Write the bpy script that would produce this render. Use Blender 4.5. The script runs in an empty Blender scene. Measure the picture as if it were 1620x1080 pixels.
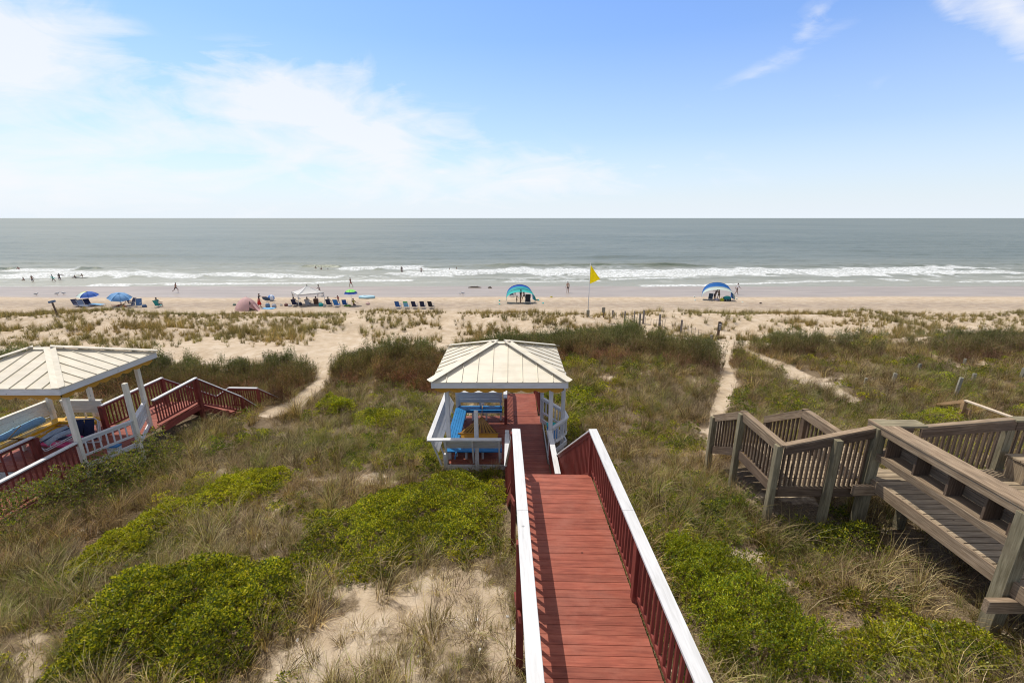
import bpy, math, random
import numpy as np
from mathutils import Vector, Matrix, Euler
R=math.radians
rng=np.random.default_rng(7); random.seed(7)
scene=bpy.context.scene; col=scene.collection

# ------------------------------------------------------------ camera model (photo is 1620x1080)
H=12.0; F=700.0; PITCH=R(15.573); CP,SP=math.cos(PITCH),math.sin(PITCH)
def ray(px,py):
    v=(540-py)/F
    return np.array([(px-810)/F, CP+v*SP, -SP+v*CP])
def atY(px,py,Y):
    d=ray(px,py); t=Y/d[1]; return (d[0]*t,Y,H+d[2]*t)
def atZ(px,py,z):
    d=ray(px,py); t=(z-H)/d[2]; return (d[0]*t,d[1]*t,z)
def pix(x,y,z):
    dep=y*CP-(z-H)*SP; dep=np.where(dep<.05,.05,dep)
    up=y*SP+(z-H)*CP
    return 810+F*x/dep, 540-F*up/dep
# ------------------------------------------------------------ noise
def _h(i,j,s):
    n=(i*374761393+j*668265263+s*1442695041)&0xffffffff
    n=((n^(n>>13))*1274126177)&0xffffffff
    return ((n^(n>>16))&0xffff)/65535.0
def vnoise(x,y,s=0):
    x=np.asarray(x,float); y=np.asarray(y,float)
    i=np.floor(x).astype(np.int64); j=np.floor(y).astype(np.int64)
    fx=x-i; fy=y-j; fx=fx*fx*(3-2*fx); fy=fy*fy*(3-2*fy)
    a=_h(i,j,s);b=_h(i+1,j,s);c=_h(i,j+1,s);d=_h(i+1,j+1,s)
    return a+(b-a)*fx+(c-a)*fy+(a-b-c+d)*fx*fy
def fbm(x,y,s=0,o=4):
    t=0;a=.5;n=0
    for k in range(o):
        t=t+a*vnoise(x*2**k+k*17.3,y*2**k+k*9.1,s+k); n+=a; a*=.5
    return t/n
def sstep(a,b,x):
    t=np.clip((x-a)/(b-a),0,1); return t*t*(3-2*t)
# ------------------------------------------------------------ terrain height
CT=np.array([(-3,2,5.5),(0,2,5.6),(3,2,5.9),(-8,3,5.3),(-13,4,4.8),(-18,6,4.7),(-13,9,4.35),(-16,9,4.3),(-13,14,3.9),(-17,14,3.9),(-13,17.5,3.6),(-12,19.5,3.2),
 (-22,14,4.0),(-30,18,3.8),(-9,8,4.9),(-8,12,4.4),(-8,17,3.9),(0,6,5.5),(-4,7,5.35),(-4,10.5,4.7),(0,10.5,4.7),(0,13,4.0),(-2,13,4.0),(-1,17,3.85),(3,13,4.25),(3.5,8,5.4),(3,17,4.0),
 (7.4,8.1,5.5),(7.4,5,6.0),(11,6,6.0),(5.5,8,5.85),(5.6,11,5.55),(6.5,9.5,5.8),(4,9.5,5.4),(7,13.5,4.9),(10,17,4.3),(14,12,5.2),(20,8,5.8),(18,16,4.1),(25,20,4.3),(34,22,4.6),(10,22,4.2),(16,25,4.1),
 (-22,24,3.2),(-12,25,3.2),(-5,23,3.7),(2,24,4.0),(-12,30,3.0),(-24,31,2.8),(-5,30,3.3),(1,30,3.7),(7,31,3.8),(12,31,3.0),(18,31,3.6),(28,31,3.8),(40,32,3.9),(-38,30,2.8)])
def hfun(x,y,det=True):
    x=np.asarray(x,float); y=np.asarray(y,float)
    num=np.zeros(np.broadcast(x,y).shape); den=num+1e-9
    for cx,cy,cz in CT:
        s=1.7+.10*max(0,cy-6)
        w=np.exp(-(((x-cx)/(s*1.25))**2+((y-cy)/s)**2)*.5)+1e-5/(1+((x-cx)**2+(y-cy)**2))
        num=num+w*cz; den=den+w
    a=num/den
    b=np.interp(y,[28,33,36,42,46,49,53,60,66,72,80,95,150,400],[3.0,2.4,2.15,2.1,2.1,1.55,1.4,1.15,.72,.36,0.02,-.5,-1.6,-8])
    b=b+sstep(33,38,y)*(1-sstep(46,50,y))*((fbm(x*.12+3,y*.16,11,3)-.5)*1.5+(fbm(x*.5,y*.5,14,3)-.5)*.5)
    t=sstep(29,36,y+ (fbm(x*.1,0*y,21,2)-.5)*6)
    z=a*(1-t)+b*t
    if det:
        k=(1-sstep(46,52,y))
        z=z+k*((fbm(x*.45,y*.45,31,3)-.5)*.42+(fbm(x*1.7,y*1.7,33,3)-.5)*.12)+(1-sstep(63,67,y))*(fbm(x*3.2,y*3.2,37,2)-.5)*.045
    return z
def G(px,py,zoff=0.0,ymin=0):
    d=ray(px,py); t=np.arange(max(3.5,ymin),220,.06)
    hz=hfun(d[0]*t,d[1]*t)+zoff
    k=np.where(H+d[2]*t<=hz)[0]; k=k[0] if len(k) else -1
    tt=t[k]; return (float(d[0]*tt),float(d[1]*tt),float(hz[k]-zoff))
# ------------------------------------------------------------ objects
def tag(o,label=None,cat=None,group=None,kind=None):
    if label:o['label']=label
    if cat:o['category']=cat
    if group:o['group']=group
    if kind:o['kind']=kind
    return o
def empty(name,loc=(0,0,0),rz=0,label=None,cat=None,group=None):
    o=bpy.data.objects.new(name,None); col.objects.link(o); o.location=loc; o.rotation_euler=(0,0,rz); o.empty_display_size=.2
    return tag(o,label,cat,group)
def copy_tree(o,parent=None):
    c=o.copy(); col.objects.link(c); c.parent=parent
    for ch in list(o.children): copy_tree(ch,c)
    return c
def mesh_np(name,V,Fq,mats,parent=None,attrs=None,smooth=False,midx=None,link=True):
    """V (n,3), Fq (m,k) faces of k corners"""
    V=np.asarray(V,np.float32); Fq=np.asarray(Fq,np.int32); k=Fq.shape[1]; m=len(Fq)
    me=bpy.data.meshes.new(name); me.vertices.add(len(V)); me.vertices.foreach_set('co',V.ravel())
    me.loops.add(m*k); me.loops.foreach_set('vertex_index',Fq.ravel())
    me.polygons.add(m); me.polygons.foreach_set('loop_start',np.arange(0,m*k,k,dtype=np.int32)); me.polygons.foreach_set('loop_total',np.full(m,k,np.int32))
    if smooth: me.polygons.foreach_set('use_smooth',np.ones(m,bool))
    for mt in (mats if isinstance(mats,(list,tuple)) else [mats]): me.materials.append(mt)
    if midx is not None: me.polygons.foreach_set('material_index',np.asarray(midx,np.int32))
    for an,(ty,arr) in (attrs or {}).items():
        a=me.attributes.new(an,ty,'POINT'); a.data.foreach_set('color' if ty=='FLOAT_COLOR' else ('vector' if ty=='FLOAT_VECTOR' else 'value'),np.asarray(arr,np.float32).ravel())
    me.update(); me.validate()
    o=bpy.data.objects.new(name,me)
    if link: col.objects.link(o)
    if parent: o.parent=parent
    return o
BOXF=[(0,1,3,2),(4,6,7,5),(0,4,5,1),(2,3,7,6),(0,2,6,4),(1,5,7,3)]
class MB:
    """collects shapes; every board keeps local grain coordinates 'lc' and a random value 'rnd'"""
    def __init__(s): s.v=[];s.f=[];s.lc=[];s.rn=[];s.sm=[];s.mi=[]
    def _add(s,pts,faces,lcs=None,smooth=False,mi=0):
        b=len(s.v); r=random.random(); off=Vector((r*37,random.random()*11,0))
        for i,p in enumerate(pts):
            s.v.append(tuple(p)); q=lcs[i] if lcs else p
            s.lc.append(tuple(Vector(q)+off)); s.rn.append(r)
        for f in faces: s.f.append(tuple(b+i for i in f)); s.sm.append(smooth); s.mi.append(mi)
        return s
    def box(s,c,size,rz=0,mi=0):
        h=Vector(size)/2; ax=int(np.argmax(size)); M=Matrix.Rotation(rz,3,'Z'); P=[];L=[]
        for i in range(8):
            q=Vector(((1 if i&4 else -1)*h.x,(1 if i&2 else -1)*h.y,(1 if i&1 else -1)*h.z))
            P.append(Vector(c)+M@q); L.append((q[ax],q[(ax+1)%3],q[(ax+2)%3]))
        return s._add(P,BOXF,L,mi=mi)
    def bar(s,a,b,w,h,up=(0,0,1),plumb=False,mi=0):
        """board from a to b (centre line), w across, h along 'up'; plumb: end cuts vertical"""
        a=Vector(a);b=Vector(b);d=(b-a);Ln=d.length;d.normalize();u=Vector(up)
        side=d.cross(u)
        if side.length<1e-4: side=d.cross(Vector((0,1,0)))
        side.normalize(); 
        u2=u if plumb else side.cross(d).normalized()
        P=[];L=[]
        for i in range(8):
            e=b if i&4 else a; sy=(1 if i&2 else -1)*w/2; sz=(1 if i&1 else -1)*h/2
            P.append(e+side*sy+u2*sz); L.append((Ln if i&4 else 0,sy,sz))
        return s._add(P,[tuple(reversed(f)) for f in BOXF],L,mi=mi)
    def tube(s,pts,rad,n=8,cap=True,mi=0,smooth=True):
        pts=[Vector(p) for p in pts]; rs=rad if isinstance(rad,(list,tuple)) else [rad]*len(pts)
        P=[];L=[];Fc=[];acc=0
        prev=None
        for i,p in enumerate(pts):
            t=(pts[min(i+1,len(pts)-1)]-pts[max(i-1,0)]).normalized()
            if prev is None: nrm=t.orthogonal().normalized()
            else: nrm=(prev-t*prev.dot(t)).normalized()
            prev=nrm; bn=t.cross(nrm)
            if i: acc+=(p-pts[i-1]).length
            for k in range(n):
                a=2*math.pi*k/n; P.append(p+(nrm*math.cos(a)+bn*math.sin(a))*rs[i]); L.append((acc,math.cos(a)*rs[i],math.sin(a)*rs[i]))
        for i in range(len(pts)-1):
            for k in range(n): Fc.append((i*n+k,i*n+(k+1)%n,(i+1)*n+(k+1)%n,(i+1)*n+k))
        if cap: Fc.append(tuple(range(n-1,-1,-1))); m=(len(pts)-1)*n; Fc.append(tuple(range(m,m+n)))
        return s._add(P,Fc,L,smooth=smooth,mi=mi)
    def lathe(s,prof,c=(0,0,0),n=12,mi=0,smooth=True,M=None):
        P=[];Fc=[]; M=M or Matrix.Identity(3)
        for (r,z) in prof:
            for k in range(n): a=2*math.pi*k/n; P.append(Vector(c)+M@Vector((r*math.cos(a),r*math.sin(a),z)))
        for i in range(len(prof)-1):
            for k in range(n): Fc.append((i*n+k,i*n+(k+1)%n,(i+1)*n+(k+1)%n,(i+1)*n+k))
        Fc.append(tuple(range(n-1,-1,-1))); m=(len(prof)-1)*n; Fc.append(tuple(range(m,m+n)))
        return s._add(P,Fc,smooth=smooth,mi=mi)
    def ell(s,c,r,n=10,m=6,mi=0,M=None):
        prof=[(max(1e-3,math.sin(math.pi*i/m)),-math.cos(math.pi*i/m)) for i in range(m+1)]
        P=[];Fc=[];M=M or Matrix.Identity(3)
        for (a,z) in prof:
            for k in range(n): t=2*math.pi*k/n; P.append(Vector(c)+M@Vector((a*math.cos(t)*r[0],a*math.sin(t)*r[1],z*r[2])))
        for i in range(m):
            for k in range(n): Fc.append((i*n+k,i*n+(k+1)%n,(i+1)*n+(k+1)%n,(i+1)*n+k))
        return s._add(P,Fc,smooth=True,mi=mi)
    def sheet(s,grid,th=.01,mi=0,smooth=True,closed=False):
        """thick cloth from a grid of points"""
        nr=len(grid);nc=len(grid[0]);P=[Vector(p) for r in grid for p in r]
        N=[]
        for i in range(nr):
            for j in range(nc):
                a=Vector(grid[min(i+1,nr-1)][j])-Vector(grid[max(i-1,0)][j]); b=Vector(grid[i][min(j+1,nc-1)])-Vector(grid[i][max(j-1,0)])
                q=a.cross(b); N.append(q.normalized() if q.length>1e-9 else Vector((0,0,1)))
        P2=[p+n*th for p,n in zip(P,N)]; m=nr*nc; Fc=[]
        for i in range(nr-1):
            for j in range(nc-1):
                a,b,c,d=i*nc+j,i*nc+j+1,(i+1)*nc+j+1,(i+1)*nc+j
                Fc.append((d,c,b,a)); Fc.append((m+a,m+b,m+c,m+d))
        for i in range(nr-1):
            a,b=i*nc,(i+1)*nc; Fc.append((a,b,m+b,m+a)); a,b=i*nc+nc-1,(i+1)*nc+nc-1; Fc.append((b,a,m+a,m+b))
        for j in range(nc-1):
            a,b=j,j+1; Fc.append((b,a,m+a,m+b)); a,b=(nr-1)*nc+j,(nr-1)*nc+j+1; Fc.append((a,b,m+b,m+a))
        return s._add(P+P2,Fc,smooth=smooth,mi=mi)
    def poly(s,pts,th,mi=0):
        """flat plate: polygon pts (3d) extruded by vector th"""
        n=len(pts); th=Vector(th); P=[Vector(p) for p in pts]+[Vector(p)+th for p in pts]
        Fc=[tuple(range(n-1,-1,-1)),tuple(range(n,2*n))]+[(i,(i+1)%n,n+(i+1)%n,n+i) for i in range(n)]
        return s._add(P,Fc,mi=mi)
    def build(s,name,mat,parent=None,bevel=0,label=None):
        me=bpy.data.meshes.new(name); me.from_pydata(s.v,[],s.f)
        for mt in (mat if isinstance(mat,(list,tuple)) else [mat]): me.materials.append(mt)
        me.polygons.foreach_set('use_smooth',np.array(s.sm,bool)); me.polygons.foreach_set('material_index',np.array(s.mi,np.int32))
        a=me.attributes.new('lc','FLOAT_VECTOR','POINT'); a.data.foreach_set('vector',np.array(s.lc,np.float32).ravel())
        a=me.attributes.new('rnd','FLOAT','POINT'); a.data.foreach_set('value',np.array(s.rn,np.float32))
        me.update()
        o=bpy.data.objects.new(name,me); col.objects.link(o)
        if parent: o.parent=parent
        if bevel:
            m=o.modifiers.new('bevel','BEVEL'); m.width=bevel; m.segments=1; m.limit_method='ANGLE'; m.angle_limit=R(50)
        if label:o['label']=label
        return o
# ------------------------------------------------------------ materials
def nt(name):
    m=bpy.data.materials.new(name); m.use_nodes=True; t=m.node_tree; t.nodes.clear()
    o=t.nodes.new('ShaderNodeOutputMaterial'); b=t.nodes.new('ShaderNodeBsdfPrincipled'); t.links.new(b.outputs[0],o.inputs[0]); return m,t,b,o
def N(t,ty,**kw):
    n=t.nodes.new(ty)
    for k,v in kw.items():
        if k.startswith('i_'):
            key=k[2:].replace('_',' '); n.inputs[key].default_value=v
        else: setattr(n,k,v)
    return n
def L(t,a,b): t.links.new(a,b)
def ramp(t,src,stops,interp='LINEAR'):
    r=t.nodes.new('ShaderNodeValToRGB'); r.color_ramp.interpolation=interp; e=r.color_ramp.elements
    while len(e)<len(stops): e.new(.5)
    for i,(p,c) in enumerate(stops): e[i].position=p; e[i].color=(*c,1) if len(c)==3 else c
    L(t,src,r.inputs[0]); return r
def mix(t,f,a,b,bt='MIX'):
    m=t.nodes.new('ShaderNodeMix'); m.data_type='RGBA'; m.blend_type=bt
    for k,v in ((0,f),(6,a),(7,b)):
        if isinstance(v,(int,float)): m.inputs[k].default_value=v
        elif isinstance(v,tuple): m.inputs[k].default_value=(*v,1) if len(v)==3 else v
        else: L(t,v,m.inputs[k])
    return m.outputs[2]
def mth(t,op,a,b=None,c=None,clamp=False):
    m=t.nodes.new('ShaderNodeMath'); m.operation=op; m.use_clamp=clamp
    for k,v in enumerate((a,b,c)):
        if v is None: continue
        if isinstance(v,(int,float)): m.inputs[k].default_value=v
        else: L(t,v,m.inputs[k])
    return m.outputs[0]
def noise(t,vec,scale,detail=4,rough=.55,dist=0):
    n=N(t,'ShaderNodeTexNoise'); n.inputs['Scale'].default_value=scale; n.inputs['Detail'].default_value=detail; n.inputs['Roughness'].default_value=rough; n.inputs['Distortion'].default_value=dist
    if vec is not None: L(t,vec,n.inputs['Vector'])
    return n.outputs[0]
def bump(t,b,h,strength=.3,dist=.01):
    n=N(t,'ShaderNodeBump'); n.inputs['Strength'].default_value=strength; n.inputs['Distance'].default_value=dist
    L(t,h,n.inputs['Height']); L(t,n.outputs[0],b.inputs['Normal']); return n
def wood(name,c0,c1,c2,rough=.75,grain=1.0,stain=.0,bmp=.3,rv=.25,spec=.3,stainc=(.25,.2,.15),bv=.18):
    m,t,b,o=nt(name)
    a=N(t,'ShaderNodeAttribute',attribute_name='lc'); rn=N(t,'ShaderNodeAttribute',attribute_name='rnd')
    mp=N(t,'ShaderNodeMapping'); mp.inputs['Scale'].default_value=(1.3,26*grain,26*grain); L(t,a.outputs['Vector'],mp.inputs[0])
    n1=noise(t,mp.outputs[0],1.6,5,.65,.6)
    mp2=N(t,'ShaderNodeMapping'); mp2.inputs['Scale'].default_value=(2.0,5,5); L(t,a.outputs['Vector'],mp2.inputs[0])
    n2=noise(t,mp2.outputs[0],1.5,4,.6)
    c=ramp(t,n1,[(.28,c0),(.5,c1),(.72,c2)]).outputs[0]
    bl=ramp(t,n2,[(.3,(1-bv*1.2,)*3),(.7,(1+bv*.65,)*3)]).outputs[0]
    c=mix(t,1.0,c,bl,'MULTIPLY')
    rr=mth(t,'MULTIPLY_ADD',rn.outputs['Fac'],rv,1-rv/2)
    cc=N(t,'ShaderNodeCombineColor'); 
    for k in range(3): L(t,rr,cc.inputs[k])
    c=mix(t,1.0,c,cc.outputs[0],'MULTIPLY')
    if stain:
        tc=N(t,'ShaderNodeTexCoord'); n3=noise(t,tc.outputs['Object'],1.7,6,.65)
        s=ramp(t,n3,[(.5,(0,0,0)),(.72,(1,1,1))]).outputs[0]
        c=mix(t,mth(t,'MULTIPLY',s,stain),c,stainc)
        # knots / nail heads
        v=N(t,'ShaderNodeTexVoronoi'); v.inputs['Scale'].default_value=2.2; L(t,a.outputs['Vector'],v.inputs['Vector'])
        kn=ramp(t,v.outputs[0],[(.0,(1,1,1)),(.035,(1,1,1)),(.055,(0,0,0))]).outputs[0]
        c=mix(t,mth(t,'MULTIPLY',kn,.7),c,tuple(x*.35 for x in c0))
    L(t,c,b.inputs['Base Color']); b.inputs['Roughness'].default_value=rough; b.inputs['Specular IOR Level'].default_value=spec
    bump(t,b,mth(t,'ADD',n1,mth(t,'MULTIPLY',n2,.5)),bmp,.004)
    return m
def plain(name,c,rough=.6,var=.12,scale=6,bmp=.0,metal=0,spec=.4,trans=0):
    m,t,b,o=nt(name); tc=N(t,'ShaderNodeTexCoord')
    n1=noise(t,tc.outputs['Object'],scale,5,.6)
    f=ramp(t,n1,[(.3,tuple(x*(1-var) for x in c)),(.7,tuple(min(1,x*(1+var)) for x in c))]).outputs[0]
    L(t,f,b.inputs['Base Color']); b.inputs['Roughness'].default_value=rough; b.inputs['Metallic'].default_value=metal; b.inputs['Specular IOR Level'].default_value=spec
    if bmp: bump(t,b,n1,bmp,.01)
    if trans:
        tr=N(t,'ShaderNodeBsdfTranslucent'); L(t,f,tr.inputs[0]); ms=N(t,'ShaderNodeMixShader'); ms.inputs[0].default_value=trans
        L(t,b.outputs[0],ms.inputs[1]); L(t,tr.outputs[0],ms.inputs[2]); L(t,ms.outputs[0],o.inputs[0])
    return m
M={}
M['white']=wood('white paint',(.50,.49,.465),(.61,.60,.58),(.66,.65,.63),.5,.6,.25,.15,.10,.4,(.5,.49,.45),.05)
M['cream']=wood('cream paint',(.62,.56,.45),(.72,.66,.54),(.76,.70,.58),.55,.6,.1,.12,.06,.4,(.5,.45,.35),.06)
M['red']=wood('red deck stain',(.18,.043,.026),(.275,.074,.043),(.335,.108,.066),.62,.8,.45,.40,.28,.25,(.36,.14,.095))
M['redrail']=wood('red rail stain',(.15,.030,.022),(.20,.042,.030),(.25,.06,.045),.6,.6,.0,.2,.2,.3)
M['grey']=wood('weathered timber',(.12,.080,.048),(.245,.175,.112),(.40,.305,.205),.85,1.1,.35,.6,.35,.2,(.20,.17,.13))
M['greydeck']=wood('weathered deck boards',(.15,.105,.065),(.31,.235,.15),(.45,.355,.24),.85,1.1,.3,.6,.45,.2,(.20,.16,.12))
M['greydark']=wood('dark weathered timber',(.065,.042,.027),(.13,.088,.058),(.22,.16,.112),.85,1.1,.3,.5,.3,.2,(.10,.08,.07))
M['greenpost']=wood('treated post',(.12,.10,.055),(.235,.20,.125),(.34,.295,.19),.85,.8,.35,.5,.25,.2,(.16,.12,.08))
M['newwood']=wood('new pine timber',(.34,.20,.09),(.45,.28,.14),(.52,.34,.18),.8,1,.1,.3,.2,.3,(.3,.2,.1))
M['blue']=plain('blue paint',(.008,.15,.36),.45,.15,5,.1)
M['yellow']=plain('yellow paint',(.75,.42,.02),.45,.10,5,.1)
M['mustard']=plain('mustard trim',(.50,.24,.02),.55,.12,8)
M['soil']=plain('dark soil',(.05,.04,.03),.9)
# ------------------------------------------------------------ zones, traced once and laid on the ground
def inpoly(px,py,poly):
    px=np.asarray(px);py=np.asarray(py); c=np.zeros(px.shape,bool); n=len(poly); j=n-1
    for i in range(n):
        xi,yi=poly[i];xj,yj=poly[j]
        k=((yi>py)!=(yj>py)); xs=(xj-xi)*(py-yi)/((yj-yi) if yj!=yi else 1e-9)+xi
        c^=(k&(px<xs)); j=i
    return c
SHR={'S1':[(53,1095),(155,966),(253,915),(338,905),(407,897),(489,892),(495,960),(430,1000),(400,1050),(330,1095)],
 'S2':[(82,925),(122,884),(196,831),(261,796),(346,772),(375,757),(432,742),(473,752),(432,791),(367,811),(280,836),(220,891),(130,933)],
 'S3':[(482,828),(551,817),(601,790),(668,762),(746,754),(800,781),(800,822),(772,872),(724,885),(683,878),(620,916),(576,910),(526,904),(482,905)],
 'S4':[(1030,872),(1070,866),(1125,880),(1172,895),(1205,950),(1245,1010),(1300,1050),(1330,1095),(1120,1095)],
 'S5':[(1300,1060),(1310,1000),(1394,950),(1432,977),(1517,993),(1630,1036),(1630,1090),(1390,1090)],
 'S6':[(1252,836),(1306,838),(1350,826),(1402,851),(1421,874),(1367,889),(1283,885)]}
BARE=[[(500,918),(530,905),(590,918),(640,925),(690,892),(750,887),(790,900),(815,960),(822,1010),(822,1090),(640,1090),(560,1060),(470,1090),(400,1090),(425,1020),(480,980)],
 [(1122,852),(1180,850),(1205,868),(1195,888),(1160,890),(1130,880)],[(405,800),(440,785),(462,800),(440,830),(415,835)],
 [(1195,985),(1240,1000),(1275,1020),(1240,1035),(1205,1015)],[(0,1050),(60,1005),(85,1010),(50,1090),(0,1090)],[(1180,905),(1300,915),(1310,930),(1200,930)],
 [(335,735),(380,738),(385,750),(330,750)],[(1090,905),(1120,905),(1120,925),(1095,920)],[(640,700),(665,706),(655,718),(635,712)],[(565,735),(585,742),(570,752)],
 [(1590,545),(1608,560),(1604,578),(1588,565)],[(1440,536),(1480,540),(1470,552),(1440,548)]]
PATHS=[[(1128,538),(1164,536),(1158,570),(1165,600),(1154,640),(1138,720),(1116,720),(1124,650),(1141,600),(1133,570)],
 [(1165,547),(1215,563),(1262,582),(1310,604),(1368,635),(1352,640),(1290,614),(1250,602),(1205,573),(1168,554)],
 [(505,525),(572,525),(528,575),(519,606),(482,640),(428,661),(400,656),(456,632),(499,600),(508,565)]]
TOPX=[0,60,130,250,300,400,450,500,505,540,600,700,750,860,920,1000,1100,1130,1170,1250,1400,1500,1620]
TOPY=[572,580,588,580,588,582,576,590,592,578,562,557,552,545,532,532,546,560,550,541,540,536,528]
def zones(x,y,z):
    """veg: 1 where dense vegetation grows, 0 on bare sand"""
    px,py=pix(x,y,z)
    wob=(fbm(x*.8,y*.8,51,3)-.5)
    pw=px+wob*26*(8/np.maximum(y,4))*3; pv=py+(fbm(x*.8+9,y*.8,57,3)-.5)*14*(8/np.maximum(y,4))*3
    top=np.interp(px,TOPX,TOPY)
    inside=(px>-40)&(px<1660)&(py<1100)
    veg=np.where(inside,sstep(-6,8,py+wob*22-top),1-sstep(28,32,y))
    bare=np.zeros(px.shape); path=np.zeros(px.shape); nb=8
    for k in range(nb):
        a=k*2.399; rr=math.sqrt((k+.5)/nb); b_=np.zeros(px.shape,bool); q_=b_.copy()
        for p in BARE: b_|=inpoly(pw+math.cos(a)*rr*16,pv+math.sin(a)*rr*12,p)
        for p in PATHS: q_|=inpoly(px+wob*9+math.cos(a)*rr*5,py+math.sin(a)*rr*3,p)
        bare+=b_/nb; path+=q_/nb
    shr=np.zeros(px.shape)
    for p in SHR.values(): shr=np.maximum(shr,inpoly(px,py,p)*1.0)
    veg=veg*(1-path)
    sp=fbm(x*.55+3,y*.75+8,401,4); sp2=fbm(x*1.7,y*1.7,403,3); hole=sstep(.60,.68,sp*.7+sp2*.3)*(shr<.5)*(y<32); bare=np.maximum(bare,hole*.85)
    return veg,bare,path,shr,px,py
# ------------------------------------------------------------ sand ground: one sheet running under the sea
def build_ground():
    ys=[-6.0]
    while ys[-1]<60: ys.append(ys[-1]+max(.07,.011*(ys[-1]+3)))
    while ys[-1]<420: ys.append(ys[-1]*1.022)
    ys=np.array(ys); us=np.linspace(-1.75,1.75,760)
    Y,U=np.meshgrid(ys,us,indexing='ij'); X=U*(Y+15)
    Z=hfun(X,Y)
    veg,bare,path,shr,px,py=zones(X,Y,Z)
    lit=veg*(1-.85*bare)*(1-sstep(33,37,Y))
    lit=np.clip(lit*(.55+.9*(fbm(X*1.3,Y*1.3,61,4)))+.42*bare*sstep(.50,.66,fbm(X*1.4,Y*1.4,63,4)),0,1)
    # foredune scatter litter
    wet=sstep(62.5,65,Y+(fbm(X*.05,Y*.0,71,3)-.5)*4)
    debris=np.exp(-((Y-55.5-(fbm(X*.06,Y*.01,75,3)-.5)*4)/3.6)**2)
    att=np.stack([lit,wet,debris,np.clip(path,0,1)],-1)
    Z=Z-.05*path
    # footprints on paths and beach
    Z=Z+np.where((Y>47)&(Y<62),(fbm(X*2.2,Y*2.2,81,2)-.5)*.09,0)
    nr,nc=X.shape; idx=np.arange(nr*nc).reshape(nr,nc)
    Fq=np.stack([idx[:-1,:-1],idx[:-1,1:],idx[1:,1:],idx[1:,:-1]],-1).reshape(-1,4)
    m,t,b,o=nt('dune sand'); a=N(t,'ShaderNodeAttribute',attribute_name='zone'); s=N(t,'ShaderNodeSeparateColor'); L(t,a.outputs['Color'],s.inputs[0])
    geo=N(t,'ShaderNodeNewGeometry'); P=geo.outputs['Position']
    n1=noise(t,P,1.2,6,.6); n2=noise(t,P,40,4,.7); n3=noise(t,P,7,6,.7)
    sand=ramp(t,n1,[(.3,(.42,.315,.205)),(.5,(.52,.41,.285)),(.7,(.60,.495,.37))]).outputs[0]
    sand=mix(t,.5,sand,ramp(t,n2,[(.3,(.62,.62,.62)),(.7,(1.1,1.1,1.1))]).outputs[0],'MULTIPLY')
    bits=ramp(t,noise(t,P,55,2,.5,1.5),[(.60,(0,0,0)),(.66,(1,1,1))]).outputs[0]
    bits=mth(t,'MULTIPLY',bits,ramp(t,n3,[(.42,(0,0,0)),(.6,(.8,.8,.8))]).outputs[0])
    sand=mix(t,bits,sand,(.20,.145,.09))
    litc=ramp(t,noise(t,P,30,5,.75),[(.3,(.065,.045,.026)),(.5,(.16,.115,.068)),(.7,(.33,.25,.155))]).outputs[0]
    lf=mth(t,'ADD',s.outputs[0],mth(t,'MULTIPLY',mth(t,'SUBTRACT',n3,.5),.9),clamp=True)
    lf=ramp(t,lf,[(.25,(0,0,0)),(.55,(1,1,1))]).outputs[0]
    c=mix(t,lf,sand,litc)
    # wrack line: dark specks band of dry weed on the beach
    vor=noise(t,P,1.1,8,.8,.8)
    mpd=N(t,'ShaderNodeMapping'); mpd.inputs['Scale'].default_value=(.35,1.6,1); L(t,P,mpd.inputs[0])
    dn=noise(t,mpd.outputs[0],1.6,9,.82,.5)
    db=mth(t,'MULTIPLY',ramp(t,dn,[(.44,(0,0,0)),(.58,(1,1,1))]).outputs[0],s.outputs[2])
    c=mix(t,mth(t,'MULTIPLY',db,.9),c,(.17,.13,.10))
    c=mix(t,mth(t,'MULTIPLY',s.outputs[2],.42),c,(.33,.265,.205))
    wetc=ramp(t,noise(t,mpd.outputs[0],.35,4,.5),[(.3,(.27,.22,.175)),(.7,(.36,.30,.245))]).outputs[0]
    c=mix(t,s.outputs[1],c,wetc)
    L(t,c,b.inputs['Base Color'])
    L(t,mth(t,'MULTIPLY_ADD',s.outputs[1],-.50,.92),b.inputs['Roughness'])
    b.inputs['Specular IOR Level'].default_value=.22
    vf=N(t,'ShaderNodeTexVoronoi'); vf.feature='SMOOTH_F1'; vf.inputs['Scale'].default_value=2.6; L(t,P,vf.inputs['Vector'])
    n3b=mth(t,'ADD',n3,mth(t,'MULTIPLY',vf.outputs[0],1.1))
    hh=mth(t,'MULTIPLY',mth(t,'ADD',mth(t,'MULTIPLY',n3b,1.2),mth(t,'MULTIPLY',n2,.25)),mth(t,'SUBTRACT',1.0,s.outputs[1]))
    bump(t,b,hh,.7,.05)
    g=mesh_np('ground',np.stack([X,Y,Z],-1).reshape(-1,3),Fq,m,attrs={'zone':('FLOAT_COLOR',att.reshape(-1,4))},smooth=True)
    tag(g,kind='structure')
build_ground()
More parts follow.
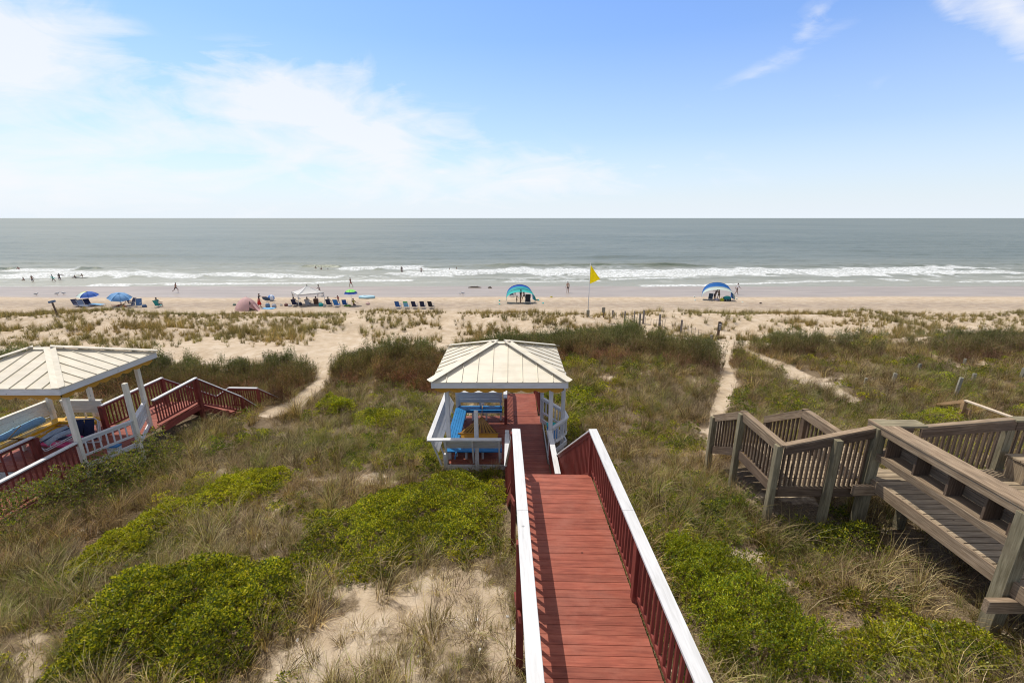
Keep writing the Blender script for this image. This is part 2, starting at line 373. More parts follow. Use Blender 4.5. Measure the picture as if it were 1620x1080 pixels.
# ------------------------------------------------------------ sea
def atsea(px,py): p=atZ(px,py,0); return p[0],p[1]
STROKES=[ # px0,py0,px1,py1, half thickness(px), strength
 (560,425,720,426,2.2,.8),(640,431,760,433,2.6,.95),(700,430,830,431,4.8,1),(800,431,1000,431,6.2,1),(1000,430,1250,430,6,1),(1250,429,1470,429,6,1),(1450,426,1548,424,3.2,1),(1400,432,1620,434,3,.85),(1560,425,1620,425,2,.6),
 (543,424,671,423,2.4,1),(22,427,118,427,3.0,1),(0,436,120,437,5,.85),(90,434,220,436,5,.9),(200,435,330,437,4,.85),(330,434,460,437,3.4,.9),(440,437,545,438,2.0,.9),(360,432,400,434,2.6,.9),
 (610,433,720,436,2.6,.8),(390,449,560,446,1.3,.8),(500,447,655,443,2.0,1),(140,452,215,451,2.2,.9),(200,451,300,447,1.2,.7),(260,450,400,449,1.6,.9),(0,455,150,453,.8,.6),
 (795,446,950,445,1.1,.9),(960,443,1100,439,1.2,.8),(1010,452,1130,450,1.8,.9),(1130,450,1350,444,1.3,.8),(1200,438,1235,437,1.2,.8),(1385,441,1430,443,1.6,.9),(1470,445,1490,445,1.2,.8),(1510,446,1532,446,1.2,.8),(1545,445,1630,446,1.4,.9),(1310,437,1330,437,1.2,.8),
 (340,457,520,458,.9,.7),(490,458,760,458,.9,.75),(700,455,880,458,.6,.5),(900,456,1010,455,.7,.5),(150,460,300,461,.9,.7),(300,460,420,459,.8,.6),(0,447,90,447,.8,.3)]
def build_sea():
    ys=np.concatenate([np.arange(70,124,.26),124*1.012**np.arange(0,120)]); 
    ys=np.concatenate([ys,ys[-1]*1.12**np.arange(1,42)])
    us=np.linspace(-1.75,1.75,900)
    Y,U=np.meshgrid(ys,us,indexing='ij'); X=U*(Y+15)
    amp=np.clip((Y-78)/30,0,1)
    near=1-sstep(300,600,Y)
    # swell: long crests parallel to the shore
    ph=Y/13.5+ (fbm(X*.012,Y*.012,91,3)-.5)*3.2
    fr=ph-np.floor(ph); sw=np.exp(-((fr-.5)/.16)**2)
    Z=amp*near*(sw*.34*(.3+1.2*fbm(X*.02,Y*.03,93,2))+(fbm(X*.22,Y*.5,95,4)-.5)*.42)
    Z=Z+.05*(fbm(X*.6,Y*1.3,97,3)-.5)*amp
    # thin sheet of water running up the sand
    edge=79.0+(fbm(X*.03,X*0,101,3)-.5)*6
    foam=np.zeros(X.shape); 
    n=fbm(X*.9,Y*1.1,111,5); n2=fbm(X*.16,Y*.3,113,3)
    for (a,b,c,d,th,st) in STROKES:
        a=-500 if a==0 else a; c=2150 if c>=1620 else c
        x0,y0=atsea(a,b);x1,y1=atsea(c,d)
        yu=atsea((a+c)/2,(b+d)/2-th)[1];yd=atsea((a+c)/2,(b+d)/2+th)[1]; hw=(yu-yd)/2
        u=(X-x0)/(x1-x0); yc=y0+(y1-y0)*np.clip(u,0,1)+(fbm(X*.07,Y*0,131,3)-.5)*hw*1.6+(fbm(X*.5,Y*0,133,2)-.5)*hw*.8
        endf=sstep(-.06,.05,u)*(1-sstep(.95,1.06,u))
        dd=(Y-yc)/hw
        f=endf*st*(1.25 if th>4 else 1)*np.where(dd<0,1-sstep(.75,1.0,-dd),1-sstep(.3,1.5,dd))
        foam=np.maximum(foam,f*(1 if th<2.5 else 1))
        Z=Z+endf*np.exp(-(dd/.8)**2)*min(.32,th*.07)*st
    # green wave standing up before it breaks
    for (a,b,c,d,hgt,wd) in ((740,422,1110,421,.75,2.0),(-40,426,24,426,.6,1.2),(118,425,160,426,.6,1.2),(470,423,545,424,.7,1.2),(700,441,1000,444,.25,1.2),(1380,431,1620,429,.3,1.5),(880,408,1300,407,.5,3.5),(100,405,700,409,.5,3.5),(1200,397,1620,398,.45,4)):
        x0,y0=atsea(a,b);x1,y1=atsea(c,d); u=(X-x0)/(x1-x0); yc=y0+(y1-y0)*u+(fbm(X*.05,Y*0,137,2)-.5)*3
        e=sstep(-.02,.18,u)*(1-sstep(.82,1.02,u)); q=(Y-yc)/wd
        Z=Z+e*hgt*np.where(q<0,np.exp(-(q*1.4)**2),np.exp(-(q*.55)**2))
    surf=sstep(80,88,Y)*(1-sstep(104,122,Y))
    patch=sstep(.52,.70,fbm(X*.13,Y*.35,141,4))*surf*.55
    n3=fbm(X*.35,Y*1.6,117,4)
    fa=np.clip(foam*(.35+.75*n+.55*n3),0,1)
    fa=np.maximum(sstep(.34,.80,fa)*np.clip(foam*1.2,0,1)*(.62+.5*n3),patch*sstep(.45,.6,n))
    base=np.where(Y<edge,-.25,0)+sstep(0,14,Y-edge)*0
    Z=Z+base*sstep(0,3,edge-Y)
    sh=1-sstep(82,150,Y)
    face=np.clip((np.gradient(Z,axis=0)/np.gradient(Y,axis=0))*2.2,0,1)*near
    att=np.stack([fa,sh,face,np.ones(X.shape)],-1)
    nr,nc=X.shape; idx=np.arange(nr*nc).reshape(nr,nc)
    Fq=np.stack([idx[:-1,:-1],idx[:-1,1:],idx[1:,1:],idx[1:,:-1]],-1).reshape(-1,4)
    m,t,b,o=nt('sea water'); a=N(t,'ShaderNodeAttribute',attribute_name='foam'); s=N(t,'ShaderNodeSeparateColor'); L(t,a.outputs['Color'],s.inputs[0])
    geo=N(t,'ShaderNodeNewGeometry'); P=geo.outputs['Position']
    mp=N(t,'ShaderNodeMapping'); mp.inputs['Scale'].default_value=(.35,1,1); L(t,P,mp.inputs[0])
    w1=noise(t,mp.outputs[0],.9,6,.7,.4); w2=noise(t,mp.outputs[0],.045,5,.6,.3); w3=noise(t,mp.outputs[0],.008,4,.6)
    deep=ramp(t,w3,[(.35,(.118,.144,.132)),(.65,(.168,.190,.174))]).outputs[0]
    deep=mix(t,.0,deep,deep)
    deep=mix(t,mth(t,'MULTIPLY',ramp(t,w2,[(.4,(0,0,0)),(.62,(1,1,1))]).outputs[0],.35),deep,(.088,.115,.108))
    c=mix(t,s.outputs[1],deep,(.30,.295,.24))
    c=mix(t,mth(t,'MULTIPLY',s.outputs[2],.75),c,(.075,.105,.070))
    fn=ramp(t,noise(t,P,2.2,5,.7,.5),[(.38,(.12,.12,.12)),(.62,(1,1,1))]).outputs[0]
    ff=mth(t,'MULTIPLY',s.outputs[0],fn,clamp=True)
    c=mix(t,ff,c,(.86,.87,.86))
    di=N(t,'ShaderNodeBsdfDiffuse'); L(t,c,di.inputs[0]); gl=N(t,'ShaderNodeBsdfGlossy'); gl.inputs['Roughness'].default_value=.28; gl.inputs[0].default_value=(.80,.78,.70,1)
    fz=N(t,'ShaderNodeFresnel'); fz.inputs[0].default_value=1.33
    bp=N(t,'ShaderNodeBump'); bp.inputs['Strength'].default_value=.8; bp.inputs['Distance'].default_value=.35; L(t,mth(t,'ADD',w1,mth(t,'MULTIPLY',w2,4.0)),bp.inputs['Height'])
    for q in (di,gl,fz): L(t,bp.outputs[0],q.inputs['Normal'])
    fac=mth(t,'MULTIPLY',mth(t,'MINIMUM',fz.outputs[0],SEA_R),mth(t,'SUBTRACT',1.0,ff))
    ms=N(t,'ShaderNodeMixShader'); L(t,fac,ms.inputs[0]); L(t,di.outputs[0],ms.inputs[1]); L(t,gl.outputs[0],ms.inputs[2]); L(t,ms.outputs[0],o.inputs[0])
    g=mesh_np('sea',np.stack([X,Y,Z],-1).reshape(-1,3),Fq,m,attrs={'foam':('FLOAT_COLOR',att.reshape(-1,4))},smooth=True)
    tag(g,kind='structure')
SEA_R=.30
build_sea()
# ------------------------------------------------------------ sky, sun, camera
SUN=Vector((-.38,.36,1)).normalized(); SEL=math.asin(SUN.z); 
w=bpy.data.worlds.new('World'); scene.world=w; w.use_nodes=True; t=w.node_tree; t.nodes.clear()
out=N(t,'ShaderNodeOutputWorld'); bg=N(t,'ShaderNodeBackground'); bg.inputs[1].default_value=SKY_STR if 'SKY_STR' in globals() else .10
L(t,bg.outputs[0],out.inputs[0])
sk=N(t,'ShaderNodeTexSky'); sk.sky_type='NISHITA'; sk.sun_disc=False; sk.sun_elevation=SEL; sk.sun_rotation=math.atan2(SUN.x,SUN.y); sk.altitude=10; sk.air_density=1.25; sk.dust_density=.6; sk.ozone_density=2.2
tc=N(t,'ShaderNodeTexCoord'); D=tc.outputs['Generated']
sp=N(t,'ShaderNodeSeparateXYZ'); L(t,D,sp.inputs[0])
def blob(px,py,rx,ry,ang=0):
    """soft mask round one direction of the sky; rx, ry in units of azimuth slope / elevation slope"""
    d=ray(px,py); az,el=d[0]/d[1],d[2]/d[1]
    a=mth(t,'SUBTRACT',mth(t,'DIVIDE',sp.outputs[0],mth(t,'MAXIMUM',sp.outputs[1],.05)),float(az)); e=mth(t,'SUBTRACT',mth(t,'DIVIDE',sp.outputs[2],mth(t,'MAXIMUM',sp.outputs[1],.05)),float(el))
    ca,sa=math.cos(ang),math.sin(ang)
    u=mth(t,'DIVIDE',mth(t,'ADD',mth(t,'MULTIPLY',a,ca),mth(t,'MULTIPLY',e,sa)),rx); v=mth(t,'DIVIDE',mth(t,'SUBTRACT',mth(t,'MULTIPLY',e,ca),mth(t,'MULTIPLY',a,sa)),ry)
    q=mth(t,'SUBTRACT',1.0,mth(t,'SQRT',mth(t,'ADD',mth(t,'MULTIPLY',u,u),mth(t,'MULTIPLY',v,v))))
    return mth(t,'MULTIPLY',q,mth(t,'GREATER_THAN',sp.outputs[1],0.05),clamp=True)
dirn=N(t,'ShaderNodeVectorMath',operation='NORMALIZE'); L(t,D,dirn.inputs[0])
mp=N(t,'ShaderNodeMapping'); mp.inputs['Rotation'].default_value=(0,R(-14),0); mp.inputs['Scale'].default_value=(1.0,1,2.6); L(t,dirn.outputs[0],mp.inputs[0])
mpb=N(t,'ShaderNodeMapping'); mpb.inputs['Rotation'].default_value=(0,R(28),0); mpb.inputs['Scale'].default_value=(1.2,1,3.4); L(t,dirn.outputs[0],mpb.inputs[0])
c1=noise(t,mp.outputs[0],2.4,8,.56,1.1); c2=noise(t,mpb.outputs[0],5.0,8,.60,.9)
cm=mth(t,'MULTIPLY_ADD',c2,.4,mth(t,'MULTIPLY',c1,.6))
msk=None
for (a,b,rx,ry,an,st) in ((420,165,.36,.13,.0,1.0),(20,95,.36,.17,-.15,1.25),(350,215,.75,.14,-.05,.75),(560,215,.36,.08,-.35,.9),(1600,20,.20,.08,-.35,1.0),(720,285,.7,.08,0,.7),(60,290,.9,.13,0,.6),(1200,115,.26,.025,.5,.22),(1290,30,.14,.04,.9,.25),(1240,200,.30,.022,.4,.2),(700,272,.06,.018,0,.9)):
    k=mth(t,'MULTIPLY',blob(a,b,rx,ry,an),st*1.3); msk=k if msk is None else mth(t,'MAXIMUM',msk,k)
cl=mth(t,'ADD',msk,mth(t,'MULTIPLY',mth(t,'SUBTRACT',cm,.5),4.6))
cl=mth(t,'MULTIPLY',ramp(t,cl,[(.22,(0,0,0)),(.50,(.42,.42,.42)),(1.05,(1,1,1))]).outputs[0],mth(t,'MULTIPLY',msk,3.2,clamp=True))
hz=ramp(t,sp.outputs[2],[(0,(1,1,1)),(.05,(.74,.74,.74)),(.16,(.34,.34,.34)),(.32,(.08,.08,.08)),(.5,(0,0,0))]).outputs[0]
CS=9.3
base=mix(t,1.0,sk.outputs[0],(1.0,1.28,1.80),'MULTIPLY')
base=mix(t,mth(t,'MULTIPLY',hz,.92),base,(CS*.93,CS*1.01,CS*1.10))
over=mth(t,'MULTIPLY',ramp(t,sp.outputs[2],[(.39,(0,0,0)),(.52,(1,1,1))]).outputs[0],ramp(t,cm,[(.30,(.45,.45,.45)),(.6,(1,1,1))]).outputs[0])  # warm pale cloud cover added high out of view, to neutralise blue fill
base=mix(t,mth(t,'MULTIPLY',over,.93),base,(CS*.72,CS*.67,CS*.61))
base=mix(t,mth(t,'MULTIPLY',cl,.82),base,(CS*1.02,CS*1.03,CS*1.07))
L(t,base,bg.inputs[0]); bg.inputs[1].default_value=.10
sl=bpy.data.lights.new('sun','SUN'); sl.energy=4.2; sl.angle=R(.53); sl.color=(1,.955,.88)
so=bpy.data.objects.new('sun',sl); col.objects.link(so); so.rotation_euler=(-SUN).to_track_quat('-Z','Y').to_euler(); so.location=(-20,20,40)
cam=bpy.data.cameras.new('camera'); co=bpy.data.objects.new('camera',cam); col.objects.link(co); co.location=(0,0,H); co.rotation_euler=(R(90)-PITCH,0,0)
cam.lens=F/1620*36; cam.sensor_width=36; cam.clip_end=60000; cam.clip_start=.05; scene.camera=co
scene.view_settings.view_transform='Standard'; scene.view_settings.look='None'; scene.view_settings.exposure=0; scene.view_settings.gamma=1
scene.cycles.filter_width=1.1; scene.render.resolution_x=1024; scene.render.resolution_y=682
V3=Vector
def zD(D): return H-D
def deck_boards(mb,x0,x1,y0,y1,z,bw=.14,gap=.006,th=.035,along='x',jit=0.0):
    if along=='x':
        y=y0; 
        while y<y1-.02:
            w=min(bw,y1-y); j=random.uniform(-jit,jit)
            mb.box(((x0+x1)/2+j,y+w/2,z-th/2+random.uniform(-.001,.001)),(x1-x0+random.uniform(-jit,jit),w-gap,th)); y+=bw
    else:
        x=x0
        while x<x1-.02:
            w=min(bw,x1-x); mb.box((x+w/2,(y0+y1)/2,z-th/2+random.uniform(-.001,.001)),(w-gap,y1-y0,th)); x+=bw
def lerp(a,b,t): return V3(a)+(V3(b)-V3(a))*t
def rail_run(root,a,b,za,zb,mcap,mbal,capw=.14,capth=.04,n=None,sp=.115,bs=.035,lowrail=True,balname='baluster',capname='handrail',under=True,balh0=.09,budget=None,ends=(0,0)):
    """one straight run: cap board, rail under it, bottom rail, single balusters. a,b=(x,y,z of rail top); za,zb floor heights"""
    a=V3(a);b=V3(b); Lh=math.hypot(b.x-a.x,b.y-a.y)
    mb=MB(); e=(b-a).normalized(); A_=a-e*ends[0]-V3((0,0,capth/2)); B_=b+e*ends[1]-V3((0,0,capth/2)); ns=max(1,round((B_-A_).length/2.7))
    for k in range(ns): mb.bar(lerp(A_,B_,k/ns)+e*(.0015 if k else 0),lerp(A_,B_,(k+1)/ns)-e*(.0015 if k<ns-1 else 0)+V3((0,0,(0 if k%2 else .0015))),capw,capth,plumb=True)
    mb.build(capname,mcap,root,bevel=.004)
    mb=MB()
    if under: mb.bar(a-V3((0,0,capth+.045)),b-V3((0,0,capth+.045)),.036,.088,plumb=True)
    if lowrail: mb.bar((a.x,a.y,za+balh0+.03),(b.x,b.y,zb+balh0+.03),.036,.07,plumb=True)
    if mb.v: mb.build('rail',mbal,root)
    n=n or max(1,int(Lh/sp)); side=V3((-(b.y-a.y),b.x-a.x,0)).normalized()*0
    for i in range(n):
        t=(i+.5)/n; p=lerp(a,b,t); zf=za+(zb-za)*t
        q=MB(); q.box((p.x+side.x,p.y+side.y,(p.z-capth-.02+zf+balh0+.02)/2),(bs,bs,p.z-capth-.02-zf-balh0-.02),math.atan2(b.y-a.y,b.x-a.x)); q.build(balname,mbal,root)
def post(root,x,y,z0,z1,w,mat,rz=0,name='post',cap=False):
    q=MB(); q.box((x,y,(z0+z1)/2),(w,w,z1-z0),rz)
    if cap:
        h=w/2; P=[(x-h,y-h,z1),(x+h,y-h,z1),(x+h,y+h,z1),(x-h,y+h,z1),(x,y,z1+.03)]
        q._add(P,[(0,1,4),(1,2,4),(2,3,4),(3,0,4)])
    return q.build(name,mat,root,bevel=.006)

# =============================================================== our red boardwalk
bw=empty('boardwalk',(0,0,0),label='red boardwalk with white handrails running from the foreground down to the central gazebo',cat='boardwalk')
def wx(Y): return -.0265*(Y-8.13)     # slight drift of the walk to the left as it runs out
def build_walk():
    z=zD(5.12)
    # deck boards, slightly rotated with the walk
    q=MB(); Y=.2
    while Y<8.12:
        w=min(.142,8.13-Y); x0,x1=.13+wx(Y),1.625+wx(Y)
        q.bar((x0,Y+w/2+.0,z-.018+random.uniform(-.0015,.0015)),(x1,Y+w/2-.0265*1.4,z-.018+random.uniform(-.0015,.0015)),w-.0045,.036); Y+=.142
    q.build('deck',M['red'],bw,bevel=.0015)
    q=MB()
    for dx in (.16,1.56): q.bar((dx+wx(.2),.2,z-.16),(dx+wx(8.1),8.1,z-.16),.04,.24)
    q.bar((.86,.2,z-.16),(.86,8.1,z-.16),.04,.22)
    q.build('joist',M['redrail'],bw)
    zr=zD(4.12)
    # rails of the upper run
    for (sx,name) in ((.085,'l'),(1.64,'r')):
        a=(sx+wx(.4),.4,zr); b=(sx+wx(8.15),8.15,zr)
        rail_run(bw,a,b,z,z,M['white'],M['redrail'],capw=.165,capth=.042,n=56 if sx>1 else 40,bs=.038,ends=(0,.03))
        for Yp in (.9,1.9,4.98,8.1):
            gx=sx+wx(Yp)+(-.012 if sx>1 else -.06)
            post(bw,gx,Yp,float(hfun(gx,Yp))-.4,zr-.044,.105,M['redrail'])
    # cross braces seen outside the left rail
    for Yp in (3.25,5.6,8.1): q=MB(); q.bar((-.02+wx(Yp),Yp-.1,z-.45),(.04+wx(Yp),Yp-.9,z-.05),.035,.09); q.build('brace',M['redrail'],bw)
    # stairs down to the gazebo deck
    n=9; z0=z; z1=4.5; Y0=8.15; run=.285
    for i in range(1,n):
        zz=z0+(z1-z0)*i/n; s=MB(); yy=Y0+run*(i-1)
        xl=-.08+.1*(1-i/n); xr=1.56-.34*i/n
        s.box(((xl+xr)/2,yy+run/2,zz-.02),(xr-xl,run+.02,.038)); s.box(((xl+xr)/2,yy+.012,zz+.08),(xr-xl,.02,(z0-z1)/n-.045)); s.build('stair_tread',M['red'],bw,bevel=.004)
    q=MB(); Ye=Y0+run*8
    for (xa,xb) in ((.06,-.14),(1.58,1.28)): q.bar((xa,Y0,z-.2),(xb,Ye,z1-.05),.045,.28,plumb=True)
    q.build('stringer',M['redrail'],bw)
    rail_run(bw,(1.62,8.15,zr),(1.30,11.25,5.53),z-.12,4.45,M['white'],M['redrail'],capw=.12,n=30,ends=(0,0))
    rail_run(bw,(.06,8.2,zr),(-.13,10.6,5.62),z-.1,4.6,M['white'],M['redrail'],capw=.12,n=18)
    # low rails beside the lower landing
    rail_run(bw,(1.19,12.72,5.55),(1.205,10.25,5.55),4.5,4.5,M['white'],M['redrail'],capw=.15,n=16)
    rail_run(bw,(-.14,10.6,5.58),(-.15,12.42,5.58),4.5,4.5,M['white'],M['redrail'],capw=.14,n=12)
    post(bw,1.30,11.28,3.6,5.5,.09,M['redrail']); post(bw,-.14,10.65,3.6,5.5,.09,M['redrail'])
    q=MB(); deck_boards(q,-.16,1.16,10.42,12.48,4.5); q.build('deck',M['red'],bw,bevel=.003)
    # beyond the gazebo: passage, then stairs down to the beach path
    q=MB(); deck_boards(q,-.25,1.02,16.02,18.3,4.5); q.build('deck',M['red'],bw,bevel=.003)
    rail_run(bw,(1.08,15.95,5.55),(1.03,18.3,5.55),4.5,4.5,M['white'],M['redrail'],capw=.14,n=18)
    rail_run(bw,(-.25,15.35,5.55),(-.28,18.3,5.55),4.5,4.5,M['white'],M['redrail'],capw=.14,n=22)
    post(bw,-.24,15.32,4.5,5.52,.10,M['redrail']); post(bw,-.28,18.3,3.6,5.52,.10,M['redrail']); post(bw,1.03,18.3,3.6,5.52,.10,M['redrail'])
    rail_run(bw,(1.03,18.35,5.55),(1.03,20.2,4.55),4.5,3.5,M['white'],M['redrail'],capw=.12,n=14)
    rail_run(bw,(-.28,18.35,5.55),(-.28,20.2,4.55),4.5,3.5,M['white'],M['redrail'],capw=.12,n=14)
    for i in range(1,4):
        s=MB(); s.box((.38,18.3+.28*i-.14,4.5-.17*i-.02),(1.3,.29,.04)); s.build('stair_tread',M['red'],bw)
build_walk()

# =============================================================== gazebos
def roof_metal():
    m=wood('cream metal roofing',(.60,.53,.40),(.66,.595,.46),(.70,.635,.50),.42,.25,.28,.06,.07,.5,(.46,.37,.25),.10); return m
M['metal']=roof_metal(); M['seam']=plain('roof seam',(.30,.27,.21),.5,.1)
def hip_roof(root,x0,x1,y0,y1,z0,z1,ridge):
    """standing seam hip roof; ridge = length of the ridge along x"""
    cx,cy=(x0+x1)/2,(y0+y1)/2; A=V3((x0,y0,z0));B=V3((x1,y0,z0));C=V3((x1,y1,z0));D_=V3((x0,y1,z0)); P=V3((cx-ridge/2,cy,z1));Q=V3((cx+ridge/2,cy,z1))
    faces=[(A,B,Q,P),(B,C,Q),(C,D_,P,Q),(D_,A,P)]
    q=MB(); dn=V3((0,0,-.03))
    for f in faces: q._add(list(f)+[p+dn for p in f],[tuple(range(len(f))),tuple(range(2*len(f)-1,len(f)-1,-1))]+[(i,len(f)+i,len(f)+(i+1)%len(f),(i+1)%len(f)) for i in range(len(f))],[ (p.x*.3,p.y*.3,p.z) for p in list(f)*2])
    roof=q.build('roof',M['metal'],root)
    # standing seams
    def seamset(a,b,topf,n):
        e=(b-a); 
        for k in range(1,n):
            t=k/n; p=a+e*t; tp=topf(t)
            if (tp-p).length<.12: continue
            nrm=(e.normalized().cross((tp-p).normalized())).normalized()
            s=MB(); s.bar(p+nrm*.012,tp+nrm*.012,.016,.036,up=nrm); s.build('seam',M['metal'],roof)
    w=x1-x0;d=y1-y0
    def tfront(t):
        x=x0+w*t
        if x<P.x: u=(x-x0)/(P.x-x0)
        elif x>Q.x: u=(x1-x)/(x1-Q.x)
        else: u=1
        return V3((x,y0+(cy-y0)*u,z0+(z1-z0)*u))
    def tback(t):
        v=tfront(1-t); return V3((v.x,2*cy-v.y,v.z))
    def tright(t):
        u=1-abs(2*t-1); return V3((x1+(Q.x-x1)*u,y0+d*t,z0+(z1-z0)*u))
    def tleft(t):
        u=1-abs(2*t-1); return V3((x0+(P.x-x0)*u,y1-d*t,z0+(z1-z0)*u))
    seamset(A,B,tfront,9);seamset(C,D_,tback,9);seamset(B,C,tright,9);seamset(D_,A,tleft,9)
    # hip and ridge caps: shallow folded strips
    def cap(a,b,n1,n2,w=.15):
        a=a+(a-b).normalized()*.03; s=MB(); e=(b-a).normalized()
        for nn in (n1,n2):
            sd=e.cross(nn).normalized()
            if nn is n2: sd=-sd
            pts=[a+nn*.03,b+nn*.03,b+sd*w+nn*.03,a+sd*w+nn*.03]
            s.poly(pts,nn*.012)
        s.build('hip_cap',M['metal'],roof)
    nf=(B-A).cross(P-A).normalized(); nr=(C-B).cross(Q-B).normalized(); nb=(D_-C).cross(Q-C).normalized(); nl=(A-D_).cross(P-D_).normalized()
    cap(B,Q,nf,nr); cap(A,P,nl,nf); cap(C,Q,nr,nb); cap(D_,P,nb,nl); cap(P,Q,nf,nb,.12) if ridge>.05 else None
    # fascia and scalloped valance
    q=MB(); th=.035; hh=.165
    q.box((cx,y0+th/2,z0-hh/2-.032),(w,th,hh)); q.box((cx,y1-th/2,z0-hh/2-.032),(w,th,hh)); q.box((x0+th/2,cy,z0-hh/2-.032),(th,d-2*th,hh)); q.box((x1-th/2,cy,z0-hh/2-.032),(th,d-2*th,hh))
    q.build('fascia',M['white'],root,bevel=.004)
    q=MB(); q.box((cx,cy,z0-.10),(w-.1,d-.1,.03)); q.build('ceiling',M['cream'],root)
    # joined scallops
    ins=.12
    for (a,b) in (((x0+ins,y0+ins),(x1-ins,y0+ins)),((x1-ins,y0+ins),(x1-ins,y1-ins)),((x0+ins,y1-ins),(x1-ins,y1-ins)),((x0+ins,y0+ins),(x0+ins,y1-ins))):
        Ln=math.hypot(b[0]-a[0],b[1]-a[1]); n=max(2,round(Ln/.42)); top=z0-.19; s=MB(); pts=[(a[0],a[1],top)]
        low=[]
        for k in range(n*8+1):
            t=k/(n*8); dz=.12+.07*abs(math.sin(math.pi*t*n)); low.append((a[0]+(b[0]-a[0])*t,a[1]+(b[1]-a[1])*t,top-dz))
        nx,ny=(-(b[1]-a[1])/Ln*.02,(b[0]-a[0])/Ln*.02)
        for k in range(len(low)-1):
            p,r_=low[k],low[k+1]; s.poly([(p[0],p[1],top),(r_[0],r_[1],top),r_,p],(nx,ny,0))
        s.build('valance',M['mustard'],root)
def bench(root,a,b,out,z,mseat,mat,depth=.48,rimz=1.05,flare=.42,floor=None,slats=3,name='bench',trim=(0,0)):
    """built-in bench from a to b (inner edge at floor level z); out=unit vector away from the middle"""
    a=V3((*a,0));b=V3((*b,0));o_=V3((*out,0)); e=(b-a); Ln=e.length; e.normalize(); sh=.45
    a0,b0=a+e*trim[0],b-e*trim[1]; fr=MB(); fr.bar(a0+o_*.03+V3((0,0,z+sh-.09)),b0+o_*.03+V3((0,0,z+sh-.09)),.035,.09)
    for t in (.03,.35,.65,.97): p=a0+(b0-a0)*t; fr.box((p.x+o_.x*.06,p.y+o_.y*.06,z+.18),(.07,.07,.36))
    bo=fr.build(name,mat,root)
    s=MB(); n=5; a_=a+e*trim[0]; b_=b-e*trim[1]
    for k in range(n):
        c=o_*(depth*(k+.5)/n); s.bar(a_+c+V3((0,0,z+sh-.02)),b_+c+V3((0,0,z+sh-.02)),depth/n-.006,.04)
    s.bar(a+o_*(.0)+V3((0,0,z+sh-.045)),b+V3((0,0,z+sh-.045)),.03,.09)
    s.build('seat',mseat,bo,bevel=.003)
    bk=MB()
    for k in range(slats):
        f0=.58+.42*k/slats; f1=.58+.42*(k+1)/slats
        pz0=z+rimz*f0; pz1=z+rimz*f1-.01; oo=lambda f:o_*(depth+(flare-.02)*(f-.43)/.57)
        A=a+oo(f0)+V3((0,0,pz0));B=b+oo(f0)+V3((0,0,pz0));A2=a+oo(f1)+V3((0,0,pz1));B2=b+oo(f1)+V3((0,0,pz1))
        bk.poly([A,B,B2,A2],-o_*.022)
    for t in np.linspace(.04,.96,max(2,int(Ln/.6)+1)):
        p=a+e*Ln*float(t); bk.bar(p+o_*(depth+.02)+V3((0,0,z+.06)),p+o_*(depth+flare+.0)+V3((0,0,z+rimz-.03)),.05,.04,up=o_)
    bk.build('backrest',mat,bo)
    r=MB(); r.bar(a+o_*(depth+flare)+V3((0,0,z+rimz))-e*0,b+o_*(depth+flare)+V3((0,0,z+rimz)),.14,.04); r.build('bench_rim',mat,bo,bevel=.004)
    return bo
def gazebo(nm,label,ex0,ex1,ey0,ey1,ez,rz,ridge,z,posts,shortposts,fx0,fx1,fy0,fy1,cush,mat,bays,skirt=True,cap='white'):
    g=empty(nm,((ex0+ex1)/2,(ey0+ey1)/2,0),label=label,cat='gazebo'); inv=V3((-(ex0+ex1)/2,-(ey0+ey1)/2,0))
    h=empty('tmp'); bpy.data.objects.remove(h)
    kids0=set(bpy.data.objects)
    root=g
    hip_roof(root,ex0,ex1,ey0,ey1,ez,rz,ridge)
    for (x,y,*zz) in posts: post(root,x,y,zz[0] if zz else z-.25,ez-.12,.125,mat)
    for (x,y,zt,zb) in shortposts: post(root,x,y,zb,zt,.125,mat,name='short_post',cap=True)
    q=MB(); deck_boards(q,fx0,fx1,fy0,fy1,z); q.build('floor',M['red'],root,bevel=.003)
    return g,root
def shift_children(root):
    for c in root.children: c.location=c.location-root.location
g1,r1=gazebo('gazebo','white gazebo with cream hip roof and blue benches, in the middle of the photo',
  -2.43,1.69,12.42,16.22,7.27,7.98,.34,4.5,
  [(-2.02,12.8,4.1),(1.22,12.82),(-2.12,15.95,4.1),(1.13,15.45),(1.70,13.62,4.3)],
  [(-1.10,12.42,6.34,4.1),(-1.16,16.28,6.2,3.9)],-2.1,1.12,12.5,16.02,None,M['white'],None)
post(r1,-.15,12.45,4.1,5.66,.12,M['white'],name='short_post',cap=True)
bench(r1,(-1.75,12.13),(-1.75,15.85),(-1,0),4.503,M['blue'],M['white'],.42,1.05,.35,trim=(.72,.1))
bench(r1,(-2.1,15.55),(-.38,15.55),(0,1),4.5,M['blue'],M['white'],.42,1.05,-.08)
bench(r1,(-.32,12.86),(-2.1,12.86),(0,-1),4.5,M['blue'],M['white'],.40,1.05,.36)
q=MB(); q.box((-2.33,12.095,5.5475),(.47,.14,.04)); q.build('rim_corner',M['white'],r1)
q=MB(); q.box((-1.13,12.47,4.36),(1.98,.035,.23)); q.box((-2.115,14.2,4.36),(.035,3.5,.23)); q.box((-2.1,12.5,4.45),(.12,.12,.8)); q.build('skirt_board',M['white'],r1,bevel=.004)
def bay(root,pts,z,rimz,mat,towels=None):
    for k in range(len(pts)-1):
        a=pts[k];b=pts[k+1]
        rail_run(root,(a[0],a[1],z+rimz),(b[0],b[1],z+rimz),z,z,mat,mat,capw=.12,sp=.17,bs=.035,balh0=.42)
        s=MB(); s.bar((a[0],a[1],z+.1),(b[0],b[1],z+.1),.04,.16); s.build('rail',mat,root)
bay(r1,[(1.27,12.86),(1.86,13.7),(1.80,14.25),(1.12,15.4)],4.5,1.05,M['white'])
q=MB()
